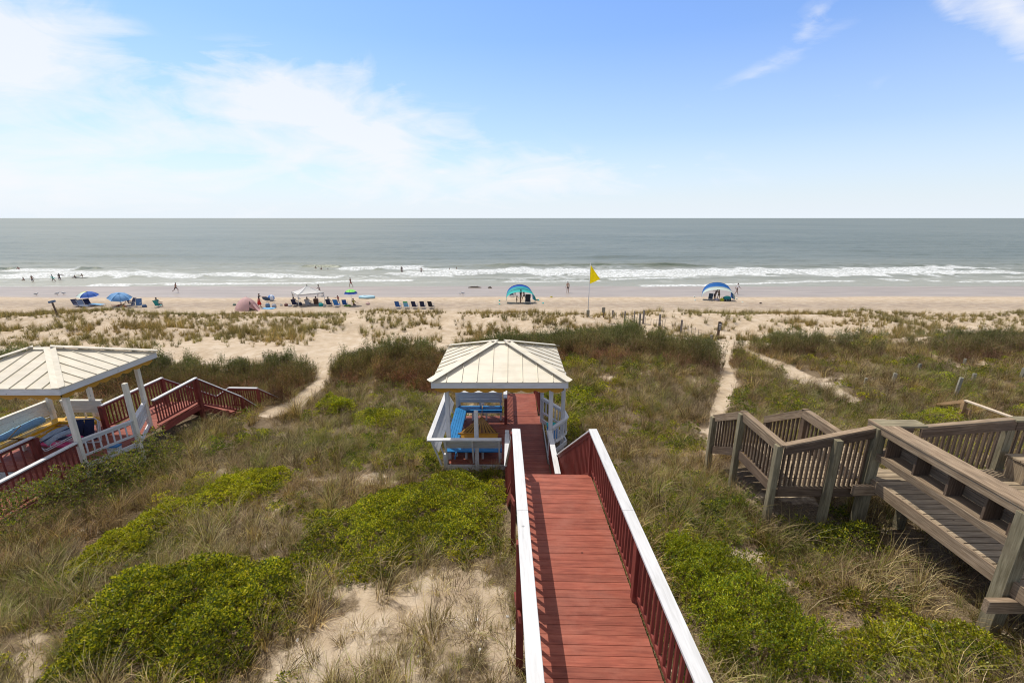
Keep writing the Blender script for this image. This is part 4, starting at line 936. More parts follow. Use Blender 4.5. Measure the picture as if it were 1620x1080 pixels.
def person(label,loc,rz,pose,skin=None,top=None,bottom=None,hair=True,hat=None,h=1.72,skirt=False,group=None,sink=0):
    skin=skin or MSK; S=h/1.72; r=empty('person',(loc[0],loc[1],loc[2]-sink),rz,label,'person',group)
    ph,ln,lL,lR,aL,aR,sd=POSE[pose]; ln=R(ln)
    pel=V3((0,0,ph*S)); up=V3((0,math.sin(ln),math.cos(ln)))
    wa=pel+up*.17*S; ch=pel+up*.36*S; nb=pel+up*.50*S; nk=pel+up*.565*S+V3((0,.01,0)); hd=pel+up*.68*S+V3((0,.025*S,0)); ht=hd+(up*.6+V3((0,0,.4)))*.10*S
    if pose=='lie': ht=hd+up*.1*S
    P=[pel,wa,ch,nb,nk,hd,ht]; E=[(0,1),(1,2),(2,3),(3,4),(4,5),(5,6)]; Rd=[(.135*S,.10*S),(.118*S,.09*S),(.145*S,.10*S),(.10*S,.075*S),.052*S,(.078*S,.092*S),(.055*S,.06*S)]
    key={}
    for s,(A,K),tag_ in ((-1,lL,'L'),(1,lR,'R')):
        hip=pel+V3((s*.095*S,0,-.045*S)); kn,an=limb(hip,R(A),.43*S,R(K),.41*S,s*.03); tow=an+V3((0,(.15 if pose not in('kneel','lie') else -.08)*S,-.035*S if pose!='lie' else .1))
        b=len(P); P+= [hip,kn,an,tow]; E+=[(0,b),(b,b+1),(b+1,b+2),(b+2,b+3)]; Rd+=[.088*S,.058*S,.040*S,(.036*S,.026*S)]; key['h'+tag_]=(hip,kn,an)
    for s,(A,K),tag_ in ((-1,aL,'L'),(1,aR,'R')):
        sh=nb+V3((s*.185*S,0,0))-up*.02*S; el,wr=limb(sh,R(A)+(ln if pose=='lie' else 0),.29*S,R(K)+(ln if pose=='lie' else 0),.25*S,s*sd); hn=wr+(wr-el).normalized()*.07*S
        b=len(P); P+=[sh,el,wr,hn]; E+=[(3,b),(b,b+1),(b+1,b+2),(b+2,b+3)]; Rd+=[.052*S,.040*S,.026*S,(.036*S,.018*S)]; key['s'+tag_]=(sh,el,wr)
        dr=(wr-el).normalized(); sdv=dr.cross(V3((0,1,0.2))).normalized()
        for f,(o_,l_) in enumerate(((-.03,.06),(-.012,.078),(.008,.082),(.026,.072))): P.append(hn+sdv*o_*S+dr*l_*S+V3((0,.012*f*S,0))); E.append((b+3,len(P)-1)); Rd.append(.009*S)
        P.append(wr+dr*.05*S+sdv*(-.055*S)); E.append((b+2,len(P)-1)); Rd.append(.010*S)
    skin_mesh('body',P,E,Rd,0,skin,r)
    # face: nose, ears, eyes, mouth kept on the head
    f=V3((0,1,0)); q=MB(); fc=hd+V3((0,.075*S,.02*S))
    q.ell(fc+V3((0,.012,0)),(.012,.02,.02),6,4); q.ell(hd+V3((-.078*S,.01,.015)),(.012,.02,.03),6,4); q.ell(hd+V3((.078*S,.01,.015)),(.012,.02,.03),6,4); q.build('face',skin,r)
    if bottom is not None:
        a=key['hL'];b=key['hR']; m=.55
        if skirt:
            q=MB(); q.lathe([(.10*S,.12*S),(.135*S,0),(.19*S,-.3*S),(.26*S,-.62*S)],c=tuple(pel),n=14); q.build('skirt',cloth(bottom),r)
        else: skin_mesh('shorts',[pel+up*.05*S,pel,a[0],lerp(a[0],a[1],m),b[0],lerp(b[0],b[1],m)],[(0,1),(1,2),(2,3),(1,4),(4,5)],[(.135*S,.105*S),(.145*S,.115*S),.100*S,.088*S,.100*S,.088*S],1,cloth(bottom),r)
    if top is not None:
        a=key['sL'];b=key['sR']
        skin_mesh('shirt',[pel+up*.06*S,wa,ch,nb-up*.01*S,a[0],lerp(a[0],a[1],.6),b[0],lerp(b[0],b[1],.6)],[(0,1),(1,2),(2,3),(3,4),(4,5),(3,6),(6,7)],[(.143*S,.11*S),(.128*S,.10*S),(.155*S,.112*S),(.11*S,.088*S),.066*S,.056*S,.066*S,.056*S],2,cloth(top),r)
    hm=hd+V3((0,-.012*S,.045*S))
    if hat is not None:
        q=MB(); q.lathe([(.16*S,0),(.165*S,.012),(.09*S,.02),(.085*S,.08*S),(.04*S,.10*S)],c=tuple(hm+V3((0,0,.02*S))),n=12); q.build('hat',cloth(hat),r)
    if hair: q=MB(); q.ell(hm,(.090*S,.102*S,.082*S),10,6); q.ell(hm+V3((0,-.05*S,-.05*S)),(.075*S,.05*S,.07*S),8,5); q.build('hair',MHR,r)
    return r
def W(px,py):   # point of the sand seen at that place
    return G(px,py,0,49.0)
def S_(px,py):
    p=atZ(px,py,0.0); return (p[0],p[1],0)
TAN=MSKD
BA='bathers in the surf'
navy=(.02,.03,.09);red=(.45,.03,.03)
def wat(px,py,sink,label,pose,rz,**k): return person(label,S_(px,py),rz,pose,group=BA,sink=sink,**k)
wat(30,427,.95,'person in a red shirt standing behind the breaking wave at the far left','wade',R(200),skin=TAN,top=(.30,.04,.04),bottom=navy)
wat(39,443.5,1.05,'person crouching shoulder deep in the foam, nearest to the left edge','wade',R(150),skin=TAN)
wat(52,445.5,.35,'slim person in dark trunks wading left of the boarders','walk',R(220),skin=TAN,bottom=navy,h=1.65)
wat(85,445,.25,'person in teal swimwear wading with a green board','walk',R(120),skin=TAN,top=(.02,.22,.20),bottom=(.02,.22,.20),h=1.6)
wat(95,443,.35,'person carrying a dark board under one arm','reach',R(260),skin=TAN,top=(.10,.05,.04),bottom=navy)
wat(120,440,1.05,'person floating low on a dark board beside the paddler','wade',R(90),skin=TAN)
wat(131,439,.35,'person kneeling up on a white board in the foam','kneel',R(90),skin=TAN,h=1.5)
wat(500,426,.95,'leftmost bather behind the green wave in mid surf','wade',R(180),skin=TAN)
wat(509,427,1.0,'second bather behind the green wave, right of the first','wade',R(160),skin=TAN)
wat(519,427,1.3,'bather with only the head above the green wave','stand',R(180),skin=TAN)
wat(636,431,.35,'person in a dark swimsuit standing in shallow foam left of the one with spread arms','stand',R(190),skin=TAN,top=(.03,.02,.03),bottom=(.03,.02,.03))
wat(666.5,432.5,.35,'person wading out with arms spread, in dark trunks','reach',R(0),skin=TAN,bottom=navy)
wat(647,435,1.15,'small bather nearly under water between two foam lines','wade',R(90),skin=TAN,h=1.4)
wat(712,428,1.1,'bather chest deep, left of the pair before the big breaker','wade',R(120),skin=TAN)
wat(723,426,1.15,'bather chest deep, right of the pair before the big breaker','wade',R(100),skin=TAN)
# boards
def board(px,py,z,ln,w,rz,colr,label,tilt=0):
    p=S_(px,py); q=MB(); q.ell((0,0,0),(w/2,ln/2,.045),14,6); o=q.build('bodyboard',plain('board foam',colr,.4,.06)); o.location=(p[0],p[1],z); o.rotation_euler=(tilt,0,rz); tag(o,label,'bodyboard','boards in the surf'); return o
board(85,445,.75,1.2,.5,R(70),(.04,.28,.22),'green bodyboard held by the teal bather',.2)
board(97.5,443,1.05,1.5,.5,R(85),(.06,.04,.03),'dark brown bodyboard held under an arm',.1)
board(120,440,.22,1.9,.5,R(88),(.05,.06,.08),'dark floating board under the low bather')
board(132,440,.22,2.1,.6,R(84),(.62,.60,.55),'white board under the kneeling bather')
# people on the sand
person('running person in dark swimwear crossing the wet sand',W(279,463),R(-95),'run',TAN,None,(.03,.02,.03),h=1.68)
person('person in dark trunks standing alone on the wet sand right of the turquoise shade',W(898,463),R(10),'stand',MSK,None,(.02,.02,.025),h=1.78)
person('person with long red skirt and black top beside the pink tent',W(411,485.5),R(-70),'reach',MSK,(.02,.02,.02),(.55,.03,.02),skirt=True,h=1.68)
person('walker on wet sand seen above the blue and green umbrella',S_(555.5,454),R(60),'walk',TAN,None,(.35,.05,.04),h=1.7)
person('person in pale shirt walking behind the white canopy',W(506,467.5),R(120),'walk',TAN,(.45,.42,.40),(.05,.05,.07),h=1.7)
person('walker in white shirt and dark shorts right of the blue shade',W(1165,466),R(-80),'walk',TAN,(.68,.66,.64),(.03,.03,.035),h=1.8)
# ------------------------------------------------------------ beach furniture
FR=plain('chair frame',(.35,.35,.35),.4,.1); BL=cloth((.02,.09,.30)); NV=cloth((.015,.02,.06)); TL=cloth((.02,.25,.25)); LB=cloth((.15,.38,.60)); GNc=cloth((.12,.45,.10)); PB=cloth((.35,.50,.55))
def beach_chair(loc,rz,label,c1,c2=None,group=None,sc=1):
    r=empty('beach_chair',loc,rz,label,'beach chair',group); w=.54; r.scale=(sc,)*3
    q=MB()
    for s in (-1,1):
        q.tube([(s*w/2,.42,.02),(s*w/2,.40,.28),(s*w/2,-.30,.20),(s*w/2,-.34,.02),(s*w/2,.42,.02)],.013,6); q.tube([(s*w/2,-.08,.22),(s*w/2,-.42,.92)],.013,6); q.tube([(s*w/2,.36,.30),(s*w/2,.34,.50),(s*w/2,-.24,.52)],.013,6)
    q.tube([(-w/2,-.42,.92),(w/2,-.42,.92)],.013,6); q.tube([(-w/2,.40,.28),(w/2,.40,.28)],.013,6); q.build('frame',FR,r)
    q=MB(); q.sheet([[(-w/2+w*i/4,-.10-.33*j/6,.20+.72*j/6-.0) for j in range(7)] for i in range(5)],.018); b=q.build('backrest',c1,r)
    if c2: q=MB(); q.sheet([[(-w/2+w*i/4,-.36-.065*j/2,.76+.15*j/2) for j in range(3)] for i in range(5)],.03); q.build('headrest',c2,r)
    q=MB(); q.sheet([[(-w/2+w*i/4,-.12+.50*j/5,.20+.07*j/5-.05*math.sin(math.pi*j/5)) for j in range(6)] for i in range(5)],.018); q.build('seat',c1,r)
    for s in (-1,1): q=MB(); q.box((s*w/2,.05,.525),(.05,.5,.02)); q.build('armrest',FR,r)
    return r
RW='row of five empty chairs facing the sea'
for (px,lb,c1,c2,rz) in ((630,'blue beach chair at the left end of the row of five',BL,None,R(-8)),(643,'blue beach chair with bright green headrest, second in the row of five',LB,GNc,R(-3)),(656,'low navy beach chair in the middle of the row of five',NV,None,R(-12)),(669,'navy beach chair second from the right of the row of five',NV,None,R(-5)),(682,'black beach chair at the right end of the row of five',cloth((.012,.012,.02)),None,R(-15))):
    beach_chair(W(px,487.5),rz,lb,c1,c2,RW,1.0)
def umbrella(px,py,ztop,rad,tiltx,tilty,cs,label,rim=None):
    p=W(px,py); r=empty('beach_umbrella',p,0,label,'umbrella'); Mx=Euler((tiltx,tilty,0)).to_matrix()
    top=V3((0,0,0))+Mx@V3((0,0,ztop)); q=MB(); q.tube([(0,0,-.3),top],.02,8); q.build('pole',M['alu'],r)
    n=8; cm=[cloth(c) for c in cs]; q=MB()
    for k in range(n):
        g=[]
        for i in range(7):
            t=i/6; row=[]
            for j in range(5):
                a=2*math.pi*(k+j/4)/n; sag=1-.10*math.sin(math.pi*j/4)*t; rr=rad*math.sin(t*1.15)/math.sin(1.15)*sag; zz=-rad*(.62 if rim else .46)*(1-math.cos(t*1.15))/(1-math.cos(1.15))
                row.append(Mx@V3((rr*math.cos(a),rr*math.sin(a),zz))+top)
            g.append(row)
        if rim: 
            q.sheet(g[:5],.008,mi=0); q.sheet(g[4:],.008,mi=1)
        else: q.sheet(g,.008,mi=k%len(cm))
    q.build('canopy',cm,r)
    q=MB()
    for k in range(n): a=2*math.pi*k/n; q.tube([top+Mx@V3((0,0,-.30)),top+Mx@V3((rad*.6*math.cos(a),rad*.6*math.sin(a),-rad*.13))],.006,4)
    q.build('rib',FR,r)
    return r
Ye_=(.62,.62,.05);Wt=(.55,.66,.62);Bu=(.03,.10,.36)
umbrella(143,482,1.7,1.12,R(6),R(4),[Bu,Bu,Bu,Ye_,Ye_,Wt,Bu,Bu],'beach umbrella with yellow, pale and dark blue panels over the loungers')
umbrella(191,484,1.7,1.25,R(10),R(14),[(.12,.27,.48),(.15,.31,.52)],'tilted light blue beach umbrella left of the teal chair')
umbrella(557,483.5,2.05,.85,0,0,[(.22,.62,.12),(.03,.08,.30)],'small beach umbrella with lime green centre and blue rim',rim=True)
def lounger(px,py,rz,label,c,flat=False):
    r=empty('sun_lounger',W(px,py),rz,label,'sun lounger','loungers under the yellow and blue umbrella'); q=MB(); w=.58
    for s in (-1,1):
        q.tube([(s*w/2,-.9,.18),(s*w/2,.45,.22),(s*w/2,1.0,.85 if not flat else .25)],.014,6)
        for y_ in (-.8,.3): q.tube([(s*w/2,y_,.2),(s*w/2,y_,0)],.012,6)
    q.build('frame',M['alu'],r); q=MB(); q.sheet([[(-w/2+w*i/4,-.9+1.35*j/8,.20+.03*j/8) for j in range(9)] for i in range(5)],.02); q.build('seat',c,r)
    q=MB(); q.sheet([[(-w/2+w*i/4,.45+.55*j/6,.235+(.62 if not flat else .03)*j/6) for j in range(7)] for i in range(5)],.02); q.build('backrest',c,r)
lounger(124,485,R(62),'navy lounger with raised back, leftmost under the yellow and blue umbrella',NV)
lounger(133,486,R(62),'grey blue lounger in the middle under the yellow and blue umbrella',cloth((.07,.10,.17)))
lounger(143,484.5,R(62),'navy lounger right of the umbrella pole',NV)
lounger(155,484,R(80),'flat lounger covered with a light blue towel',LB,True)
person('person lying on a towel under the tilted light blue umbrella',W(188,484.5),R(90),'lie',cloth((.30,.08,.06)),None,(.30,.04,.04),h=1.65)
c_=beach_chair(W(209,486),R(160),'navy folding chair under the tilted light blue umbrella',NV,None,None,1.2)
person('person in white hat sitting in the shade of the light blue umbrella',W(205,483.5),R(-30),'sit',TAN,navy,navy,hat=(.6,.6,.55))
beach_chair(W(220,486),R(200),'striped blue chair heaped with bags beside the light blue umbrella',cloth((.08,.16,.30)),None,None,1.1)
def bag(px,py,sz,c,label,name='bag',cat='bag',grp=None):
    r=empty(name,W(px,py),random.uniform(-.5,.5),label,cat,grp); q=MB(); w,d,h=sz; q.lathe([(w*.42,0),(w*.5,h*.1),(w*.48,h*.55),(w*.36,h*.8),(w*.1,h*.85)],n=12); 
    q.build('body',cloth(c),r); r.scale=(1,d/w,1); q=MB(); q.tube([(-w*.3,0,h*.75),(-w*.2,0,h*1.1),(w*.2,0,h*1.1),(w*.3,0,h*.75)],.015,6); q.build('strap',cloth((.05,.05,.05)),r); return r
bag(229,486,(.5,.4,.4),(.07,.12,.22),'blue beach bag right of the striped chair')
bag(197,486,(.5,.35,.3),(.25,.07,.04),'rust red bag under the light blue umbrella')
beach_chair(W(251,486),R(0),'teal beach chair with a person in it, right of the light blue umbrella',TL,None,None,1.0)
person('person with dark hair sitting in the teal beach chair',W(251,484.8),R(0),'sit',TAN,(.02,.20,.20),navy)
# pink tent
pt=empty('beach_tent',W(392,490.5),0,'pale pink pop up tent on the sand next to the person with the red skirt','tent'); MP=plain('pink nylon',(.72,.46,.42),.6,.06,6,trans=.3)
q=MB(); g=[]
for i in range(11):
    t=i/10; row=[]
    for j in range(25):
        a=2*math.pi*j/24; lob=1+.07*math.cos(4*a); rr=(1.36*(math.cos(t*math.pi/2)**1.0*.7+.3*(1-t)))*lob; row.append((rr*math.cos(a)*1.0,rr*math.sin(a)*.85,1.6*(math.sin(t*math.pi/2)*.6+.4*t)))
    g.append(row)
q.sheet(g,.01); sh_=q.build('shell',MP,pt)
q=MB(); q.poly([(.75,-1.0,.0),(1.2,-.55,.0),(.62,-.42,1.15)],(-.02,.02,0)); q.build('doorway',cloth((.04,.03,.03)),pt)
q=MB(); q.sheet([[(1.0+.75*i/5,-.75+.5*j/4-.1*i/5,.95*(1-i/5)**1.2+.02) for j in range(5)] for i in range(6)],.01); q.build('door_flap',MP,pt)
q=MB(); q.ell((-.98,.1,.95),(.1,.06,.1)); q.build('vent',cloth((.03,.03,.03)),pt)
umb2=empty('beach_ball',W(430,476),0,'white and blue beach ball on the sand right of the person with the red skirt','ball')
q=MB(); 
for k in range(6): q.ell((0,0,.42),(.42*(1-.001*k),.42,.42),16,8,mi=0)
q.__init__(); q.ell((0,0,.42),(.42,.42,.42),16,8); bb=q.build('ball',[cloth((.62,.66,.70)),cloth((.05,.2,.55))],umb2); 
for i,f in enumerate(bb.data.polygons): f.material_index=(i%16)//3%2
wd=empty('boogie_board',W(421.5,476.5),0,'dark oval board lying tilted behind the person with the red skirt','board'); q=MB(); q.ell((0,0,.35),(.55,.06,.27),14,6,M=Matrix.Rotation(R(15),3,'Y')); q.build('deck',cloth((.05,.08,.12)),wd)
# canopy tent
ct=empty('canopy_tent',W(489,481.5),R(38),'white pop up canopy tent with people sitting in its shade','canopy'); MW=plain('white canopy cloth',(.72,.70,.66),.7,.04,4,trans=.3)
def build_canopy():
    s=1.55; he=1.62; hp=2.45
    for sx in (-1,1):
        for sy in (-1,1):
            q=MB(); q.box((sx*s,sy*s,he/2-.1),(.05,.05,he+.2)); lg=q.build('leg',M['alu'],ct)
            q=MB(); q.sheet([[(sx*s*(1-(.25*(1-k/5)**2)*(j/2)),sy*s,he-.02-1.0*(1-k/5)*(.55+.0*j)) for k in range(6)] for j in range(3)],.006); q.build('corner_drape',MW,ct)
    q=MB()
    for k in range(4):
        a0=math.pi/4+k*math.pi/2; A=V3((s*1.414*math.cos(a0),s*1.414*math.sin(a0),he)); B=V3((s*1.414*math.cos(a0+math.pi/2),s*1.414*math.sin(a0+math.pi/2),he)); T=V3((0,0,hp)); g=[]
        for i in range(9):
            t=i/8; a=lerp(A,T,t);b=lerp(B,T,t); a.z-=.12*math.sin(math.pi*t); b.z-=.12*math.sin(math.pi*t); g.append([lerp(a,b,j/8)-V3((0,0,.05*math.sin(math.pi*j/8)*(1-t))) for j in range(9)])
        q.sheet(g,.008); q.sheet([[lerp(A,B,j/8)-V3((0,0,.16*i/2)) for j in range(9)] for i in range(3)],.006)
    q.build('roof',MW,ct); q=MB(); q.ell((0,0,hp+.03),(.07,.07,.07)); q.build('finial',cloth((.03,.03,.03)),ct)
build_canopy()
def seated(px,py,lb,top,bottom=navy,ch=None,rz=0,skin=TAN,chair=True,clab=None,hat=None):
    if chair: beach_chair(W(px,py+.6),rz,clab,ch or NV)
    person(lb,W(px,py),rz,'sit' if chair else 'ground',skin,top,bottom,hat=hat)
seated(467,483.5,'person in a navy shirt sitting at the left leg of the white canopy',navy,ch=NV,clab='dark chair under the left end of the white canopy')
seated(488,483.5,'person in a pale grey shirt sitting in the middle of the canopy shade',(.35,.36,.38),ch=cloth((.3,.32,.35)),clab='grey chair in the middle of the canopy shade')
seated(501,482.6,'person in an orange and brown top under the right half of the canopy',(.42,.12,.04),ch=cloth((.10,.05,.03)),clab='brown chair under the right half of the canopy',rz=R(15))
seated(521,483.5,'person in a light grey shirt sitting just right of the canopy',(.42,.40,.38),ch=NV,clab='dark grey chair just right of the canopy')
person('person with bare arms standing bent between the blue chairs right of the canopy',W(536,482.5),R(60),'reach',MSK,(.40,.10,.08),(.5,.45,.42),h=1.25)
beach_chair(W(533,485),R(-5),'bright blue beach chair right of the canopy',cloth((.03,.18,.50)),None,None,1.05)
beach_chair(W(546,484),R(5),'dark blue beach chair left of the small green and blue umbrella',BL,None,None,.95)
seated(560,482.8,'person in a mustard yellow top sitting under the small umbrella',(.42,.34,.08),chair=False,rz=R(-10))
bag(508,484.5,(.55,.5,.5),(.02,.30,.28),'turquoise bag on the sand under the right edge of the canopy')
bag(514,485.5,(.4,.35,.28),(.30,.29,.27),'grey cooler bag in front of the turquoise bag')
bag(453,484,(.5,.4,.35),(.16,.06,.05),'maroon bag at the left of the canopy')
bag(459,485,(.5,.4,.3),(.45,.42,.40),'pale bag between the maroon bag and the canopy leg')
bag(475,483,(.5,.4,.5),(.05,.05,.07),'black bag in the canopy shade')
bag(424,486,(.55,.5,.6),(.14,.22,.32),'blue grey bag right of the pink tent')
bag(434,486,(.55,.5,.5),(.38,.40,.44),'light grey bag in the heap right of the pink tent')
bag(550,484.5,(.9,.5,.22),(.10,.20,.03),'green towel bundle left of the small umbrella pole')
for (px,py,s,c,lb) in ((445,483.5,.35,(.5,.47,.42),'small pale bundle left of the maroon bag'),(371,483,.4,(.12,.17,.14),'dark green bundle behind the left of the pink tent'),(378,482.5,.35,(.20,.12,.08),'brown bundle nearest the pink tent on its left'),(582,481.5,.55,(.62,.42,.36),'low pinkish mat bundle right of the small umbrella')): bag(px,py,(s,s,s*.6),c,lb)
ft=empty('swim_ring',W(580.5,472),0,'pale blue inflatable raft lying on the dry sand','float'); q=MB(); ring=[(1.0*math.cos(a),.45*math.sin(a),.2) for a in np.linspace(0,2*math.pi,25)]; q.tube(ring,.19,10,cap=False); q.ell((-.5,.0,.32),(.35,.3,.14)); q.build('tube',plain('pale blue vinyl',(.35,.55,.62),.35,.05),ft)
tw2=empty('beach_towel',W(425,488),0,'light blue towel spread on the sand below the bags','towel'); q=MB(); q.sheet([[(-.75+1.5*i/8,-.45+.9*j/5,.03+.02*math.sin(i+j*2)) for j in range(6)] for i in range(9)],.012); q.build('cloth',LB,tw2)
# arched beach shades
def shade(px,py,label,wid,hgt,dep,stripes,rz,lean):
    r=empty('sun_shelter',W(px,py),rz,label,'beach shade'); g=[]
    for i in range(25):
        t=i/24; a=math.pi*t; x=-math.cos(a)*wid/2*(1+.05*math.sin(a)); z=hgt*(math.sin(a)**.72)*(1 if t<.5 else lean+(1-lean)*math.sin(a))+.55*0
        zz=max(z,.0); row=[]
        for j in range(11): s=j/10; row.append((x*(1-.10*s),-dep/2+dep*s,.30+zz*.62*(1-.05*s)+.05*math.sin(j*2.1)*math.sin(a)+.75*s*math.sin(a)**.7))
        g.append(row)
    cuts=[0]; cs=[]
    q=MB(); edges=[0,4,8,10] if stripes[0][1]<.6 else [0,4,7,10] if len(stripes)==3 else [0,6,10]
    for k,c in enumerate(stripes): q.sheet([row[edges[k]:edges[k+1]+1] for row in g],.012,mi=k)
    q.build('canopy',[plain('shade cloth',c,.75,.05,4,trans=.35) for c in stripes],r)
    q=MB(); q.tube([g[i][5] for i in range(25)],.025,6); q.build('pole',FR,r)
    for (i,j,dx) in ((0,0,-.9),(0,10,-.9),(24,0,.9),(24,10,.9)):
        p=V3(g[i][j]); q=MB(); q.tube([p,(p.x+dx,p.y+(-.4 if j==0 else .4),.02)],.008,4); q.build('guy_line',M['alu'],r)
        q=MB(); q.ell((p.x+dx,p.y+(-.4 if j==0 else .4),.08),(.12,.12,.10)); q.build('sand_bag',cloth(stripes[0]),r)
    return r
shade(823,478.5,'turquoise arched beach shade with a blue back edge over a small group',3.9,2.0,1.7,[(.05,.52,.48),(.04,.42,.44),(.02,.12,.50)],R(6),.92)
shade(1134,474.5,'blue and white striped arched beach shade on the right of the beach',4.1,2.05,2.0,[(.58,.66,.60),(.02,.17,.50),(.02,.15,.45)],R(-16),.96)
person('person in dark shirt and olive trousers standing under the turquoise shade',W(823.5,479.5),R(-60),'stand',TAN,(.03,.035,.05),(.14,.15,.11),h=1.78)
person('person in black leaning towards the one with olive trousers',W(829,476),R(70),'walk',TAN,(.04,.02,.02),(.02,.02,.025),h=1.7)
person('small child standing at the left under the turquoise shade',W(817.5,478.8),R(-30),'reach',TAN,None,(.05,.05,.04),h=1.02)
beach_chair(W(835,480.5),R(175),'black folding chair in front under the turquoise shade',cloth((.015,.015,.018)),None,None,1.25)
beach_chair(W(809.5,469.5),R(190),'grey chair seen behind the left leg of the turquoise shade',cloth((.10,.12,.16)),None,None,1.1)
person('distant bather standing behind the turquoise shade in the gap',W(814.5,467.5),R(0),'stand',TAN,None,(.2,.05,.04),h=1.3)
person('bare chested person in green shorts standing under the blue and white shade',W(1136.5,474),R(40),'reach',MSK,None,(.17,.20,.07),h=1.72)
person('person in brown bending beside the one in green shorts',W(1130,475),R(-60),'bend',TAN,(.14,.09,.07),(.10,.09,.08),h=1.65)
beach_chair(W(1123.5,475.5),R(150),'dark grey chair at the left under the blue and white shade',cloth((.03,.05,.07)),None,None,1.0)
bag(1133.5,476,(.6,.5,.45),(.28,.26,.30),'grey bag at the feet of the people under the blue and white shade')
bag(1142,476.3,(.5,.5,.5),(.35,.36,.02),'lime yellow bag beside the teal wagon')
wg=empty('beach_wagon',W(1149.5,476),R(5),'teal beach wagon parked under the right end of the blue and white shade','wagon')
q=MB(); q.box((0,0,.36),(.95,.5,.34)); q.build('body',cloth((.02,.20,.22)),wg,bevel=.04); q=MB(); q.ell((0,0,.56),(.44,.24,.14)); q.build('cargo',cloth((.03,.35,.30)),wg)
for sx in (-1,1):
    for sy in (-1,1): q=MB(); q.lathe([(.02,-.04),(.13,-.035),(.13,.035),(.02,.04)],c=(sx*.34,sy*.27,.13),M=Matrix.Rotation(R(90),3,'X'),n=14); q.build('wheel',cloth((.02,.02,.02)),wg)
q=MB(); q.tube([(.48,0,.4),(.85,0,.75)],.015,6); q.build('handle',FR,wg)
for (px,py,c,lb) in ((872,470.5,(.55,.45,.03),'tiny yellow toy lying on the sand right of the turquoise shade'),(849,475.5,(.05,.05,.05),'small black shoe bag right of the turquoise shade'),(1203,480.5,(.05,.03,.02),'small dark clump of weed on the beach at the right')):
    q=MB(); q.ell((0,0,.1),(.16,.10,.09),8,5); q.ell((.12,.03,.08),(.10,.08,.07),8,5); o=q.build('beach_toy' if 'toy' in lb else ('shoe_bag' if 'shoe' in lb else 'seaweed_clump'),cloth(c)); o.location=W(px,py); tag(o,lb,'toy' if 'toy' in lb else ('bag' if 'shoe' in lb else 'seaweed'))
# driftwood logs in the swash, birds
for (px,py,ln,lb) in ((751,456,2.4,'long dark driftwood log in the thin wash'),(775,456.5,.7,'short dark driftwood piece right of the long log')):
    p=S_(px,py); q=MB(); q.tube([(-ln/2,0,.05),(-ln*.2,.05,.12),(ln*.2,-.04,.10),(ln/2,.02,.04)],[.05,.12,.13,.04],8); q.tube([(ln*.1,0,.1),(ln*.22,.1,.35)],[.04,.015],6); o=q.build('driftwood',cloth((.05,.035,.025))); o.location=(p[0],p[1],max(0,float(hfun(p[0],p[1])))); tag(o,lb,'driftwood','driftwood in the wash')
MBd=plain('grey feathers',(.32,.32,.33),.7,.15,20); MBw=plain('white feathers',(.7,.7,.68),.7,.08)
def bird(px,py,label,rz,s=1.5):
    r=empty('gull',W(px,py),rz,label,'bird','gulls on the wet sand'); r.scale=(s,)*3; q=MB(); q.ell((0,0,.17),(.07,.17,.075),10,6,M=Matrix.Rotation(R(12),3,'X')); q.ell((0,.15,.27),(.035,.05,.04),8,5); q.tube([(0,.10,.20),(0,.145,.26)],[.045,.03],8); q.tube([(0,-.12,.16),(0,-.27,.14)],[.04,.012],6); q.build('body',MBw,r)
    for sx in (-1,1):
        q=MB(); q.ell((sx*.062,-.03,.185),(.018,.17,.05),8,5,M=Matrix.Rotation(R(8),3,'X')); q.build('wing',MBd,r)
        q=MB(); q.tube([(sx*.025,0,.11),(sx*.025,.0,0),(sx*.025,.04,0)],.006,5); q.build('leg',cloth((.5,.25,.03)),r)
    q=MB(); q.tube([(0,.19,.27),(0,.235,.26)],[.012,.004],6); q.build('beak',cloth((.5,.3,.03)),r)
bird(58,467.5,'leftmost grey gull standing on the wet sand',R(-80)); bird(91,466.5,'middle gull on the wet sand, walking right',R(-60)); bird(101,466,'palest gull on the wet sand, right of the middle one',R(100)); bird(732,466,'dark bird pecking on the wet sand right of the raft',R(80)); bird(727.5,465.8,'small bird beside the pecking bird',R(60),1.1)
# ------------------------------------------------------------ foliage materials
def foliage(name,trans=.35,rough=.55,inst=True,spec=.25,gain=1.0):
    m,t,b,o=nt(name); a=N(t,'ShaderNodeAttribute',attribute_name='vc'); c=a.outputs['Color']
    if inst:
        i=N(t,'ShaderNodeAttribute',attribute_name='tint',attribute_type='INSTANCER'); c=mix(t,1.0,c,i.outputs['Color'],'MULTIPLY')
    L(t,c,b.inputs['Base Color']); b.inputs['Roughness'].default_value=rough; b.inputs['Specular IOR Level'].default_value=spec
    tr=N(t,'ShaderNodeBsdfTranslucent'); L(t,mix(t,1.0,c,(1.25,1.2,.6),'MULTIPLY'),tr.inputs[0]); ms=N(t,'ShaderNodeMixShader'); ms.inputs[0].default_value=trans
    L(t,b.outputs[0],ms.inputs[1]); L(t,tr.outputs[0],ms.inputs[2]); L(t,ms.outputs[0],o.inputs[0]); return m
MF=foliage('foliage'); MG=foliage('grass blades',.3,.7); MLf=foliage('shrub leaves',.38,.42,False,.4)
def cols(n,pal,jit=.18):
    pal=np.array(pal); c=pal[rng.integers(0,len(pal),n)]; c=c*(1+rng.uniform(-jit,jit,(n,1)))*(1+rng.uniform(-.06,.06,(n,3))); return np.clip(c,0,1)
